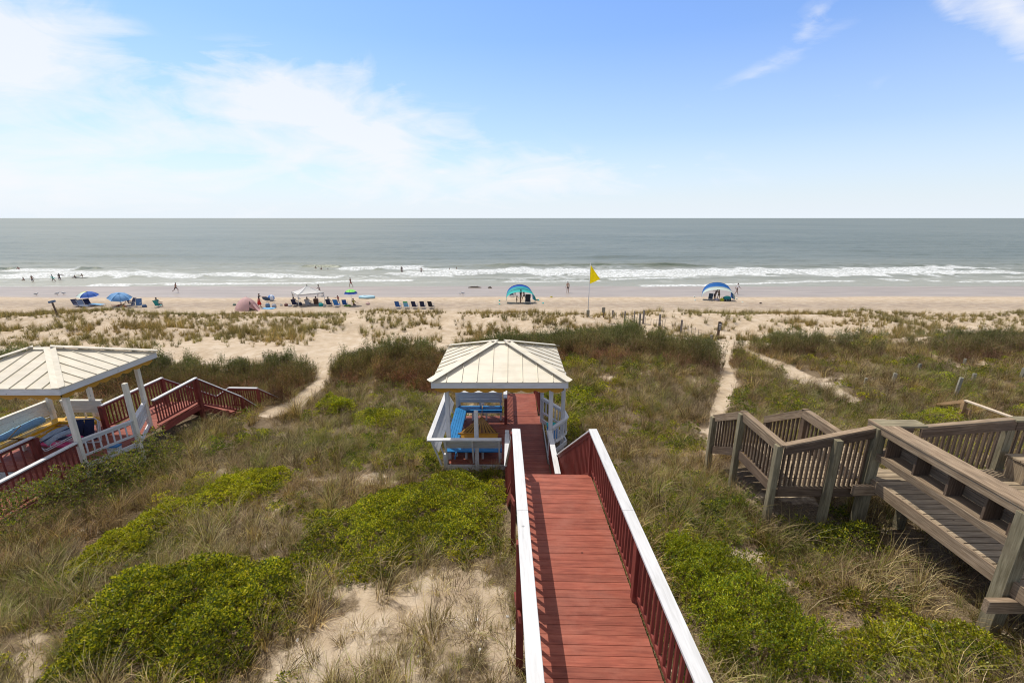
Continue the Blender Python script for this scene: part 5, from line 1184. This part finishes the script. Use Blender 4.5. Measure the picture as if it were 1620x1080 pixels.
def ribbons(base,az,ln,lean,wd,c,droop=1.0,segs=3):
    """curved grass blades: n ribbons of segs quads"""
    n=len(base); V=[];t=np.linspace(0,1,segs+1)
    d=np.stack([np.cos(az),np.sin(az),0*az],-1); s=np.stack([-np.sin(az+.6),np.cos(az+.6),0*az],-1)
    for k,tt in enumerate(t):
        a=lean*(tt**1.5)*droop
        r=ln*tt; out=r*np.sin(np.minimum(a*.8+lean*.25*tt,2.2)); up=r*np.cos(np.minimum(a*.62,1.9))
        p=base+d*out[:,None]+np.stack([0*up,0*up,up],-1); w=wd*(1-.85*tt**1.5)
        V.append(p-s*w[:,None]/2); V.append(p+s*w[:,None]/2)
    V=np.stack(V,1); m=2*(segs+1); base_i=np.arange(n)[:,None]*m
    Fq=np.concatenate([base_i+np.array([2*k,2*k+1,2*k+3,2*k+2]) for k in range(segs)],0)
    C=np.repeat(c[:,None,:],m,1)
    return V.reshape(-1,3),Fq,C.reshape(-1,3)
def leaves(pos,dirv,ln,wd,c):
    """pointed leaves: rhombus folded a little"""
    n=len(pos); d=dirv/np.linalg.norm(dirv,axis=1,keepdims=True); r=rng.normal(size=(n,3)); s=np.cross(d,r); s/=np.linalg.norm(s,axis=1,keepdims=True)+1e-9
    nn=np.cross(d,s); a=pos; b=pos+d*(ln*.5)[:,None]+s*(wd*.5)[:,None]+nn*(wd*.12)[:,None]; t_=pos+d*ln[:,None]; e=pos+d*(ln*.5)[:,None]-s*(wd*.5)[:,None]+nn*(wd*.12)[:,None]
    V=np.stack([a,b,t_,e],1); i=np.arange(n)[:,None]*4; Fq=i+np.array([0,1,2,3]); return V.reshape(-1,3),Fq,np.repeat(c[:,None,:],4,1).reshape(-1,3)
def join(parts):
    V=[];Fq=[];C=[];o=0
    for v,f,c in parts: V.append(v);Fq.append(f+o);C.append(c);o+=len(v)
    return np.concatenate(V),np.concatenate(Fq),np.concatenate(C)
def proto(name,parts,mat):
    V,Fq,C=join(parts); C4=np.concatenate([C,np.ones((len(C),1))],1)
    return mesh_np(name,V,Fq,mat,attrs={'vc':('FLOAT_COLOR',C4)},link=False)
U=rng.uniform
def disk(n,r): a=U(0,6.283,n); q=r*np.sqrt(U(0,1,n)); return np.stack([q*np.cos(a),q*np.sin(a),0*q],-1)
DRY=[(.50,.37,.17),(.38,.27,.115),(.20,.135,.065),(.64,.51,.27),(.09,.06,.032)]
GRN=[(.21,.24,.035),(.31,.32,.055),(.11,.14,.025),(.40,.36,.10)]
OLV=[(.16,.17,.055),(.23,.21,.08),(.10,.11,.04)]
BRN=[(.13,.078,.05),(.21,.135,.09),(.28,.19,.13),(.07,.042,.028),(.38,.28,.20)]
LEAF=[(.24,.265,.010),(.34,.35,.014),(.45,.44,.022),(.10,.13,.008),(.56,.50,.04)]
LEAFD=[(.085,.12,.02),(.12,.155,.025),(.05,.075,.014),(.17,.19,.035)]
def grass_tuft(n,r,l0,l1,lean,wd,pal):
    b=disk(n,r); az=np.arctan2(b[:,1],b[:,0])+U(-1,1,n); return ribbons(b,az,U(l0,l1,n),np.abs(rng.normal(lean,.35,n)),U(.6,1.2,n)*wd,cols(n,pal),1.0,3)
def twig_forb(nst,r,h,pal,pall,nl,lw=.008,leafl=.03):
    """upright branched stems with small leaves or seed heads"""
    b=disk(nst,r); az=U(0,6.283,nst); ln=U(.65,1.1,nst)*h; lean=U(.05,.5,nst); P=[ribbons(b,az,ln,lean,np.full(nst,.006),cols(nst,pal),.7,2)]
    # side twigs
    k=nst*4; i=rng.integers(0,nst,k); tt=U(.25,.95,k); out=ln[i]*tt*np.sin(lean[i]*tt*.6); p=b[i]+np.stack([np.cos(az[i])*out,np.sin(az[i])*out,ln[i]*tt*.93],-1)
    az2=U(0,6.283,k); P.append(ribbons(p,az2,U(.05,.16,k)*h/.5,U(.3,1.2,k),np.full(k,.0045),cols(k,pal),.8,1))
    k=nl; i=rng.integers(0,nst,k); tt=U(.2,1.02,k); out=ln[i]*tt*np.sin(lean[i]*tt*.6); p=b[i]+np.stack([np.cos(az[i])*out,np.sin(az[i])*out,ln[i]*tt*.93],-1)+rng.normal(0,.03*h/.5,(k,3))
    d=rng.normal(size=(k,3)); d[:,2]+=.9; P.append(leaves(p,d,U(.6,1.3,k)*leafl,U(.6,1.2,k)*lw*1.6,cols(k,pall)))
    return P
def sprig(n,r,h,pal,ll,lw,k=9):
    """clump of leafy shoots"""
    b=disk(n,r); rr=np.linalg.norm(b,axis=1)/r; b[:,2]=h*(1-rr**2*.8)*U(.25,1,n)
    p=np.repeat(b,k,0); d=rng.normal(size=(n*k,3)); d[:,2]=np.abs(d[:,2])+.4; d/=np.linalg.norm(d,axis=1,keepdims=True); p=p+d*U(0,.03,(n*k,1))
    return leaves(p,d,U(.7,1.2,n*k)*ll,U(.8,1.2,n*k)*lw,cols(n*k,pal))
def collect(name,obs):
    c=bpy.data.collections.new(name)
    for o in obs: c.objects.link(o)
    return c
P_dry=collect('dry_grass_kinds',[proto('grass_tuft',[grass_tuft(55,.13,.18,.55,.85,.010,DRY)],MG),proto('grass_tuft',[grass_tuft(50,.20,.12,.42,1.25,.0105,DRY)],MG),proto('grass_tuft',[grass_tuft(80,.25,.08,.30,1.5,.0075,DRY+BRN[1:3])],MG),proto('grass_tuft',[grass_tuft(50,.10,.3,.65,.75,.0075,DRY+GRN[1:2])],MG)])
P_grn=collect('green_grass_kinds',[proto('grass_tuft',[grass_tuft(60,.12,.2,.55,.8,.009,GRN)],MG),proto('grass_tuft',[grass_tuft(50,.18,.15,.42,1.1,.009,GRN+DRY[:2])],MG),proto('grass_tuft',[grass_tuft(36,.10,.35,.75,.75,.010,GRN+[(.22,.25,.13)])],MG)])
P_twg=collect('weed_kinds',[proto('weed',twig_forb(14,.16,.55,BRN,BRN+OLV[1:2],90,.006,.02),MF),proto('weed',twig_forb(12,.20,.42,BRN,BRN+OLV,110,.007,.022),MF),proto('weed',twig_forb(16,.22,.34,BRN,OLV+BRN[:2],140,.008,.024),MF),proto('weed',twig_forb(9,.10,.7,BRN,BRN+DRY[3:4],70,.006,.02),MF)])
P_lef=collect('ground_cover_kinds',[proto('leafy_clump',[sprig(30,.22,.20,LEAF,.034,.017)],MF),proto('leafy_clump',[sprig(24,.26,.13,LEAF+LEAFD[:2],.03,.016)],MF),proto('leafy_clump',[sprig(34,.20,.26,LEAFD+LEAF[:2],.036,.017)],MF)])
def thick(pal_top,pal_low,h,ns,r=.38):
    b=disk(ns,r); az=U(0,6.283,ns); ln=U(.6,1.1,ns)*h; lean=U(.0,.35,ns); P=[ribbons(b,az,ln,lean,np.full(ns,.012),cols(ns,BRN),.6,2)]
    k=ns*16; i=rng.integers(0,ns,k); tt=U(.45,1.03,k); p=b[i]+np.stack([np.cos(az[i])*ln[i]*tt*.15,np.sin(az[i])*ln[i]*tt*.15,ln[i]*tt*.96],-1)+rng.normal(0,.022,(k,3))
    d=rng.normal(size=(k,3))*.55; d[:,2]+=1; P.append(leaves(p,d,U(.05,.11,k),U(.014,.026,k),cols(k,pal_top)))
    k=ns*8; p=disk(k,r*1.05); p[:,2]=U(.02,.62,k)*h; d=rng.normal(size=(k,3)); P.append(leaves(p,d,U(.05,.12,k),U(.012,.024,k),cols(k,pal_low)))
    return P
THG=[(.10,.115,.04),(.16,.165,.06),(.23,.21,.09),(.07,.08,.03)]; THB=[(.17,.105,.07),(.25,.17,.115),(.10,.065,.04),(.32,.235,.155)]
P_thk=collect('thicket_kinds',[proto('bush_clump',thick(THG,THB,.95,34),MF),proto('bush_clump',thick(THG+THB[:1],THB,.75,38,.42),MF),proto('bush_clump',thick(THB+THG[:1],THB,.62,40,.45),MF),proto('bush_clump',thick(THG,THB+THG,1.15,26,.3),MF)])
OAT=[(.19,.165,.055),(.25,.20,.075),(.13,.115,.045),(.32,.25,.12)]
P_oat=collect('sea_oats_kinds',[proto('oat_tuft',[grass_tuft(44,.16,.3,.75,.55,.017,OAT),grass_tuft(5,.08,.8,1.2,.35,.014,DRY[:2])],MG),proto('oat_tuft',[grass_tuft(34,.12,.2,.5,.75,.016,OAT+DRY[:1])],MG),proto('oat_tuft',[grass_tuft(26,.09,.15,.4,.9,.014,DRY+OAT)],MG)])
# ------------------------------------------------------------ scatter
def scatter(name,label,coll,x,y,scale,tint,zoff=0,tilt=.18,cat='vegetation'):
    n=len(x); z=hfun(x,y)+zoff
    me=bpy.data.meshes.new(name); me.vertices.add(n); me.vertices.foreach_set('co',np.stack([x,y,z],-1).astype(np.float32).ravel())
    def at(nm,ty,arr,k): a=me.attributes.new(nm,ty,'POINT'); a.data.foreach_set(k,arr.ravel())
    at('rot','FLOAT_VECTOR',np.stack([rng.normal(0,tilt,n),rng.normal(0,tilt,n),U(0,6.283,n)],-1).astype(np.float32),'vector')
    at('scl','FLOAT_VECTOR',(np.stack([scale,scale,scale*U(.8,1.2,n)],-1)).astype(np.float32),'vector')
    at('idx','INT',rng.integers(0,len(coll.objects),n).astype(np.int32),'value')
    at('tint','FLOAT_COLOR',np.concatenate([tint,np.ones((n,1))],1).astype(np.float32),'color')
    o=bpy.data.objects.new(name,me); col.objects.link(o)
    g=bpy.data.node_groups.new(name,'GeometryNodeTree'); g.interface.new_socket('Geometry',in_out='INPUT',socket_type='NodeSocketGeometry'); g.interface.new_socket('Geometry',in_out='OUTPUT',socket_type='NodeSocketGeometry')
    gi=g.nodes.new('NodeGroupInput'); go=g.nodes.new('NodeGroupOutput'); ip=g.nodes.new('GeometryNodeInstanceOnPoints'); ci=g.nodes.new('GeometryNodeCollectionInfo')
    ci.inputs[0].default_value=coll; ci.inputs[1].default_value=True; ci.inputs[2].default_value=True
    def na(nm,ty): q=g.nodes.new('GeometryNodeInputNamedAttribute'); q.data_type=ty; q.inputs[0].default_value=nm; return q.outputs[0]
    g.links.new(gi.outputs[0],ip.inputs['Points']); g.links.new(ci.outputs[0],ip.inputs['Instance']); ip.inputs['Pick Instance'].default_value=True
    g.links.new(na('idx','INT'),ip.inputs['Instance Index'])
    e2r=g.nodes.new('FunctionNodeEulerToRotation'); g.links.new(na('rot','FLOAT_VECTOR'),e2r.inputs[0]); g.links.new(e2r.outputs[0],ip.inputs['Rotation']); g.links.new(na('scl','FLOAT_VECTOR'),ip.inputs['Scale']); g.links.new(ip.outputs[0],go.inputs[0])
    md=o.modifiers.new('instances','NODES'); md.node_group=g
    return tag(o,label,cat,kind='stuff')
def cand(dens,y0,y1,fx=1.42,mx=5.0):
    """random points, dens(y) per square metre, inside the fan the photo sees"""
    X=[];Y=[]
    for ya in np.arange(y0,y1,1.0):
        yb=ya+1; hw=yb*fx+mx; n=rng.poisson(dens((ya+yb)/2)*2*hw); X.append(U(-hw,hw,n)); Y.append(U(ya,yb,n))
    return np.concatenate(X),np.concatenate(Y)
def blocked(x,y,deep=.15):
    b=(x>-.18)&(x<1.75)&(y<12.6)&(y>8.4); b|=(x>-2.35)&(x<1.35)&(y>12.2)&(y<16.4); b|=(x>-.4)&(x<1.15)&(y>12)&(y<20.0)
    b|=(x>-14.85)&(x<-12.9)&(y<17.2); b|=(x>-17.1)&(x<-13)&(y>11.7)&(y<15.2); b|=(x>-14.4)&(x<-11.8)&(y>17)&(y<19)&((x+14.2)<(y-17)*1.6+1.2); b|=(x>1.1)&(x<1.9)&(y>12.8)&(y<15)
    b|=(x>7.7)&(y<8.3)&(U(0,1,len(x))<.75); b|=(x>5.7)&(x<7.2)&(y>8.2)&(y<11.3)
    return b
def keep(mask,*a): return [q[mask] for q in a]
def tintf(x,y,a=.25,s=.5,sd=5):
    v=1+a*2*(fbm(x*s,y*s,sd,3)-.5)+rng.normal(0,.07,len(x)); h=(fbm(x*s*.7+5,y*s*.7,sd+9,3)-.5)*.35
    v=v*np.clip(rng.normal(1,.22,len(x)),.5,1.6); return np.clip(np.stack([v*(1+h),v,v*(1-h*.5)],-1),.25,2.2)
def field(px,py,blobs):
    f=np.zeros(px.shape)
    for (cx,cy,rx,ry,s) in blobs: f=f+s*np.exp(-((px-cx)/rx)**2-((py-cy)/ry)**2)
    return f
GREENB=[(170,740,110,45,.8),(300,700,120,30,.35),(600,690,120,50,.35),(640,650,90,30,.45),(700,720,110,40,.55),(560,740,60,30,.3),(780,770,80,40,.4),(930,590,80,40,.35),(920,650,40,50,.5),(1010,570,120,40,.30),(1190,620,60,40,.6),(1330,860,110,50,.75),(1110,800,80,60,.45),(1060,700,40,30,.35),
 (1100,740,130,30,.3),(1480,1000,170,60,.55),(1160,950,150,110,.5),(1560,650,150,60,.3),(1350,560,200,30,.1),(1450,610,120,30,.15),(60,960,90,60,.3),(350,940,200,60,.3),(640,1060,40,30,.35),(1320,950,80,30,.2),(1130,980,120,140,.6),(1090,860,50,60,.5),(700,850,140,70,.35),(540,930,60,20,.2),(420,700,60,20,.3),(200,640,10,10,.1),(560,700,70,30,.3),(1000,650,70,50,.25),(960,600,50,40,.3),(1350,1010,150,60,.4),(1250,900,60,40,.3)]
BROWNB=[(120,860,150,90,.9),(40,780,70,60,.6),(330,720,120,35,.5),(620,585,110,40,.9),(440,590,80,30,.5),(1060,640,90,60,.7),(960,540,120,25,.6),(1040,560,110,50,.5),(1250,600,90,25,.6),(1500,580,130,30,.6),(1150,780,80,60,.6),(1250,930,120,50,.9),(540,780,50,60,.4),(700,600,60,60,.5),(1330,640,80,25,.6),(200,800,80,40,.4)]
def make_field():
    # -- dry grass
    x,y=cand(lambda Y:np.interp(Y,[3,8,14,22,34],[27,22,14,10,7]),3,34.5); z=hfun(x,y,True); veg,bare,path,shr,px,py=zones(x,y,z); n=len(x)
    gf=field(px,py,GREENB); bf=field(px,py,BROWNB)
    cl=fbm(x*.9,y*.9,201,3)
    p=veg*np.where(shr>0,.2,1)*(1-bare*(.86+.0*cl))*(.45+.9*cl)*(1-.35*np.clip(gf,0,1)); m=(U(0,1,n)<p)&~blocked(x,y); x,y,cl=keep(m,x,y,cl)
    scatter('dry_grass','tan and grey brown dry grass covering the dunes around the boardwalks',P_dry,x,y,U(.5,1.3,len(x))*(.55+.9*cl)*np.interp(y,[0,15,34],[.9,1.0,1.25]),tintf(x,y,.45,.4,5)*np.interp(y,[6,12,24],[1,.84,.76])[:,None])
    # -- green grass
    x,y=cand(lambda Y:np.interp(Y,[3,8,14,22,34],[16,14,12,9,6]),3,34.5); z=hfun(x,y); veg,bare,path,shr,px,py=zones(x,y,z); n=len(x); gf=field(px,py,GREENB)
    cl=fbm(x*.55+3,y*.55,211,3); p=veg*np.where(shr>0,.3,1)*(1-bare*.93)*np.clip(.10+.75*gf+1.8*(cl-.48),0,1); m=(U(0,1,n)<p)&~blocked(x,y); x,y=keep(m,x,y)
    scatter('green_grass','olive and grey green dune grass growing between the dry tufts',P_grn,x,y,U(.55,1.05,len(x))*np.interp(y,[0,15,34],[.85,1.0,1.3]),tintf(x,y,.3,.5,25)*np.interp(y,[6,12,24],[1,.92,.85])[:,None])
    # -- brown weeds
    x,y=cand(lambda Y:np.interp(Y,[3,8,14,22,34],[16,16,14,10,6]),3,34.5); z=hfun(x,y); veg,bare,path,shr,px,py=zones(x,y,z); n=len(x); bf=field(px,py,BROWNB); gf=field(px,py,GREENB)
    cl=fbm(x*.5+13,y*.5,221,3); p=veg*np.where(shr>0,.03,1)*(1-bare*.97)*np.clip(.24+.9*bf+1.5*(cl-.48),0,1)*(1-.4*np.clip(gf,0,1)); m=(U(0,1,n)<p)&~blocked(x,y); x,y=keep(m,x,y)
    scatter('brown_weeds','brown twiggy weeds with seed heads standing among the dune grass',P_twg,x,y,U(.6,1.15,len(x))*np.interp(y,[0,15,34],[.9,1.05,1.4]),tintf(x,y,.25,.4,35),tilt=.12)
    # -- leafy ground cover
    x,y=cand(lambda Y:np.interp(Y,[3,8,14,22,34],[22,20,15,9,5]),3,34.5); z=hfun(x,y); veg,bare,path,shr,px,py=zones(x,y,z); n=len(x); gf=field(px,py,GREENB)
    cl=fbm(x*.7+23,y*.7,231,4); ring=np.zeros(n)
    for k_ in range(8):
        for PQ in SHR.values(): ring+=inpoly(px+24*math.cos(k_*.785),py+18*math.sin(k_*.785),PQ)/8.
    p=veg*(1-bare*.9*(ring<.1))*np.clip(1.05*gf+3.2*(cl-.53)+.04+ring*.9,0,1)*np.where(shr>0,.5,1); m=(U(0,1,n)<p)&~blocked(x,y); x,y=keep(m,x,y)
    scatter('ground_cover','low bright green leafy ground cover in patches between the boardwalks',P_lef,x,y,U(.8,1.5,len(x))*np.interp(y,[0,15,34],[.9,1.1,1.7]),tintf(x,y,.3,.6,45),tilt=.25)
    # -- thicket on the back of the dune
    x,y=cand(lambda Y:np.interp(Y,[17,20,34.5],[2,7,7]),18,35); z=hfun(x,y); veg,bare,path,shr,px,py=zones(x,y,z); n=len(x)
    cl=fbm(x*.25+33,y*.25,241,3); lower=np.interp(px,[0,60,130,260,420,505,560,700,760,900,1000,1120,1170,1300,1450,1620],[600,615,620,618,640,635,610,612,600,560,575,590,580,565,570,575]); 
    p=veg*(1-bare)*(1-sstep(-14,12,py-lower+ (cl-.5)*50))*.95; p2=np.zeros(n)
    for PQ in PATHS:
        for dy_ in (0,-7,-14,-20): p2=np.maximum(p2,inpoly(px,py+dy_,PQ)*1.0)
    m=(U(0,1,n)<p*(1-p2)*np.where(px>1150,.62*sstep(.30,.55,cl),1))&~blocked(x,y); x,y,pyk,pxk=keep(m,x,y,py,px)
    tn=tintf(x,y,.3,.18,55); top=np.interp(pxk,TOPX,TOPY); g=np.clip((pyk-top)/40,0,1)[:,None]; tn=tn*1.08*(np.array([[.85,1.02,.9]])*(1-g)+np.array([[1.15,.82,.85]])*g)
    scatter('thicket','dark olive and brown bushy thicket along the back of the dunes',P_thk,x,y,U(.7,1.2,len(x)),tn,tilt=.1)
    # -- sea oats on the white foredune
    x,y=cand(lambda Y:10.0,31,50,1.35,6); z=hfun(x,y); veg,bare,path,shr,px,py=zones(x,y,z); n=len(x)
    cl=fbm(x*.22+43,y*.5,251,4); fine=fbm(x*1.1,y*1.1,253,2)
    crest=np.exp(-((y-46.0-(fbm(x*.08,y*0,255,2)-.5)*3)/1.7)**2)
    back=np.exp(-((y-38)/6.5)**2)
    gap=np.maximum(np.exp(-((px-712)/26)**2),np.maximum(np.exp(-((px-560)/16)**2)*(py<560),np.exp(-((px-1060)/22)**2)*.9*(py<520)))
    gap=np.maximum(gap,((px>925)&(px<1110)&(py<520)&(py>500))*.75)
    p=(crest*1.6*np.clip(1.1+2.8*(cl-.47),0,1)+back*np.clip(.42+3.6*(cl-.46),0,1)*sstep(.30,.5,fine))*(1-gap)*(1-path)*(y<48.6); p=np.where(veg>.5,0,p)
    p=np.where((px>1290)&(py>502)&(py<530),p*.5,p)
    m=U(0,1,n)<p; x,y=keep(m,x,y)
    scatter('sea_oats','tufts of sea oats scattered over the pale sand foredune before the beach',P_oat,x,y,U(.6,1.1,len(x))*np.where(y>43,.8,1.1),tintf(x,y,.25,.3,65),tilt=.1)
    # -- dry stragglers on the bare sand in front
    x,y=cand(lambda Y:9,3,9); z=hfun(x,y); veg,bare,path,shr,px,py=zones(x,y,z); n=len(x); cl=fbm(x*1.1+5,y*1.1,261,3)
    m=(U(0,1,n)<bare*sstep(.44,.60,cl))&~blocked(x,y); x,y=keep(m,x,y)
    scatter('dry_stubble','thin dry stubble tufts on the bare sand left of the red boardwalk',P_dry,x,y,U(.5,.9,len(x)),tintf(x,y,.3,.4,75)*.8)
make_field()
# ------------------------------------------------------------ shrubs: each mound is a plant of its own
def shrub(label,poly,hmax,pal,dens,ll,lw,k=9,name='shrub',cat='shrub',style='leaf',edge=.8,grp=None,world=False):
    W=np.array(poly,float) if world else np.array([G(a,b)[:2] for a,b in poly]); x0,y0=W.min(0);x1,y1=W.max(0); area=(x1-x0)*(y1-y0); n=int(area*dens)
    x=U(x0,x1,n);y=U(y0,y1,n); m=inpoly(x,y,[tuple(q) for q in W]); x,y=x[m],y[m]
    m=~((x>-.12)&(x<1.72)&(y<12.6)&(y>8.2)); x,y=x[m],y[m]
    # distance to the outline
    d=np.full(len(x),9.0)
    for i in range(len(W)):
        a=W[i];b=W[(i+1)%len(W)]; ab=b-a; t=np.clip(((x-a[0])*ab[0]+(y-a[1])*ab[1])/(ab@ab+1e-9),0,1); d=np.minimum(d,np.hypot(x-a[0]-t*ab[0],y-a[1]-t*ab[1]))
    d=d+.02+(fbm(x*1.8,y*1.8,301,4)-.5)*1.15+(rng.random(len(x))**3)*-.25; m=d>-.02; x,y,d=x[m],y[m],np.maximum(d[m],0)
    dome=1-(1-np.clip(d/edge,0,1))**2; hh=hmax*dome*(.30+1.35*fbm(x*1.9,y*1.9,303,4))+.03
    c0=((x0+x1)/2,(y0+y1)/2); base=float(hfun(*c0)); n=len(x)
    z=hfun(x,y)+hh*np.where(U(0,1,n)<.7,U(.82,1.04,n),U(.25,.9,n))
    tone=1+.9*(fbm(x*.9,y*.9,305,3)-.5)+.6*(fbm(x*4,y*4,307,2)-.5); m=(fbm(x*3.1+7,y*3.1,311,3)>.36)|(U(0,1,n)<.35); x,y,z,tone,hh=x[m],y[m],z[m],tone[m],hh[m]; n=len(x)
    P=np.stack([x-c0[0],y-c0[1],z-base],-1)
    if style=='leaf':
        pp=np.repeat(P,k,0); dd=rng.normal(size=(n*k,3)); dd[:,2]=np.abs(dd[:,2])*.8+.45; dd/=np.linalg.norm(dd,axis=1,keepdims=True); pp=pp+dd*U(0,ll*.8,(n*k,1))
        c=cols(n*k,pal)*np.repeat(tone,k)[:,None]; parts=[leaves(pp,dd,U(.7,1.2,n*k)*ll,U(.8,1.2,n*k)*lw,c)]
    else: # feathery upright sprays
        ax=rng.normal(size=(n,3))*.45; ax[:,2]=1; ax[:,0]+=.25; ax/=np.linalg.norm(ax,axis=1,keepdims=True); L_=U(.08,.17,n); q=k*2
        tt=np.tile(np.linspace(0,1,q),n); pp=np.repeat(P,q,0)+np.repeat(ax*L_[:,None],q,0)*tt[:,None]
        dd=np.repeat(ax,q,0)*.9+rng.normal(size=(n*q,3))*.6; c=cols(n*q,pal)*np.repeat(tone,q)[:,None]
        parts=[leaves(pp,dd,U(.7,1.2,n*q)*ll*(1.15-.6*tt),U(.8,1.2,n*q)*lw,c)]
    k2=max(30,int(n*.06)); i=rng.integers(0,n,k2); parts.append(ribbons(P[i]-np.array([0,0,.06]),U(0,6.283,k2),U(.08,.22,k2),U(.2,1.3,k2),np.full(k2,.008 if ll<.05 else .015),cols(k2,BRN+DRY[:2]),.8,3))
    V,Fq,C=join([(v,f,c) for v,f,c in parts]) if True else None; C=np.clip(C,0,1); C4=np.concatenate([C,np.ones((len(C),1))],1)
    o=mesh_np(name,V,Fq,MLf,attrs={'vc':('FLOAT_COLOR',C4)}); o.location=(c0[0],c0[1],base); tag(o,label,cat,grp)
    return o
M['stemm']=plain('brown stems',(.16,.10,.06),.8,.2,20)
def ell_poly(cx,cy,rx,ry,n=12): return [(cx+rx*math.cos(2*math.pi*i/n)*(1+.12*math.sin(i*2.3)),cy+ry*math.sin(2*math.pi*i/n)) for i in range(n)]
shrub('large glossy green shrub mound in the bottom left corner of the photo',SHR['S1'],.62,LEAF+LEAFD[:2],800,.052,.027,9,edge=.9)
shrub('long narrow yellow green shrub mound running diagonally above the corner shrub',SHR['S2'],.38,LEAF,620,.048,.025,9,edge=.7)
shrub('broad green shrub left of the red boardwalk at the edge of the sand',SHR['S3'],.42,LEAF+LEAFD[:2],650,.046,.024,9,edge=.8)
shrub('feathery bright green juniper against the right rail of the red boardwalk',SHR['S4'],.62,LEAF[:4]+[(.14,.22,.03)],900,.042,.016,9,'juniper','shrub','spray',.45)
shrub('low yellow green shrub at the bottom edge, under the end of the grey boardwalk',SHR['S5'],.30,LEAF+[(.22,.20,.05)],560,.042,.022,9,edge=.7)
shrub('green bush at the foot of the grey boardwalk corner post',SHR['S6'],.40,LEAF+LEAFD,480,.046,.022,9,edge=.6)
shrub('bright rounded green shrub beside the left sand path, left of the central gazebo',ell_poly(532,649,31,15),.55,LEAF[:3]+[(.17,.22,.02)],300,.075,.04,9,edge=.8)
shrub('thin yellow green shrub patch between the rounded shrub and the central gazebo',ell_poly(606,664,46,13),.28,LEAF,200,.07,.035,9,edge=.8)
shrub('small dull green shrub at the left side of the central gazebo',ell_poly(672,664,26,12),.25,LEAF+LEAFD,200,.06,.03,9,edge=.7)
shrub('tall round green bush behind the right side of the central gazebo',ell_poly(914,640,20,14),.85,LEAF+LEAFD[:1],160,.065,.035,9,edge=.6)
shrub('green bush touching the right post of the central gazebo',ell_poly(906,690,12,22),.55,LEAF,190,.055,.03,9,edge=.5)
shrub('green bush between the sand path and the grey stair landing',ell_poly(1172,650,26,22),.6,LEAFD+LEAF[:2],130,.06,.028,9,edge=.7)
shrub('green bush behind the landing rails of the grey boardwalk',ell_poly(1255,652,48,13),.5,LEAFD+LEAF,110,.06,.028,9,edge=.7)
shrub('bright green bush under the new timber handrail',ell_poly(1480,672,44,18),.5,LEAF[:3],130,.06,.03,9,edge=.8)
shrub('small bright green bush in the brush before the palest stakes',ell_poly(1437,580,14,9),.5,LEAF[:2]+LEAFD,60,.09,.045,8,edge=.7)
shrub('tall leafy weedy bush along the near side of the left gazebo',[(-12.85,7.5),(-11.9,7.2),(-11.0,8.5),(-10.6,10.5),(-10.6,12.5),(-11.2,13.6),(-12.1,13.4),(-12.8,12.0)],1.05,LEAFD+OLV+LEAF[:2]+BRN[1:3],300,.065,.022,8,edge=.5,world=True)
# ------------------------------------------------------------ shells and litter on the sand
msh=plain('bleached shell',(.72,.68,.62),.5,.12,40)
SHL=[(535,917,'tiny white shell just under the shrub edge'),(503,936,'flat shell left of the sand hollow'),(471,1013,'round white shell at the left of the bare sand'),(662,1040,'bright white shell in the middle of the bare sand'),(676,1036,'small grey shell beside the bright white one'),
 (760,1031,'tall white shell fragment right of the middle of the bare sand'),(803,978,'largest shell, near the boardwalk rail'),(812,995,'shell beside the boardwalk post'),(754,982,'thin shell sliver near the dry tuft'),(822,1014,'shell closest to the boardwalk rail'),(1164,762,'pinkish shell on the sand in front of the grey stairs')]
for (a,b,lb) in SHL:
    p=G(a,b); q=MB(); r=random.uniform(.025,.045); q.lathe([(r*.15,0),(r*.8,.008),(r,.016),(r*.7,r*.42),(r*.15,r*.6)],n=9)
    o=q.build('seashell',msh); o.location=(p[0],p[1],p[2]+.0); o.rotation_euler=(random.uniform(-.5,.5),random.uniform(-.5,.5),random.uniform(0,6)); o.scale=(1,.75,1); tag(o,lb,'seashell','shells on the bare sand')
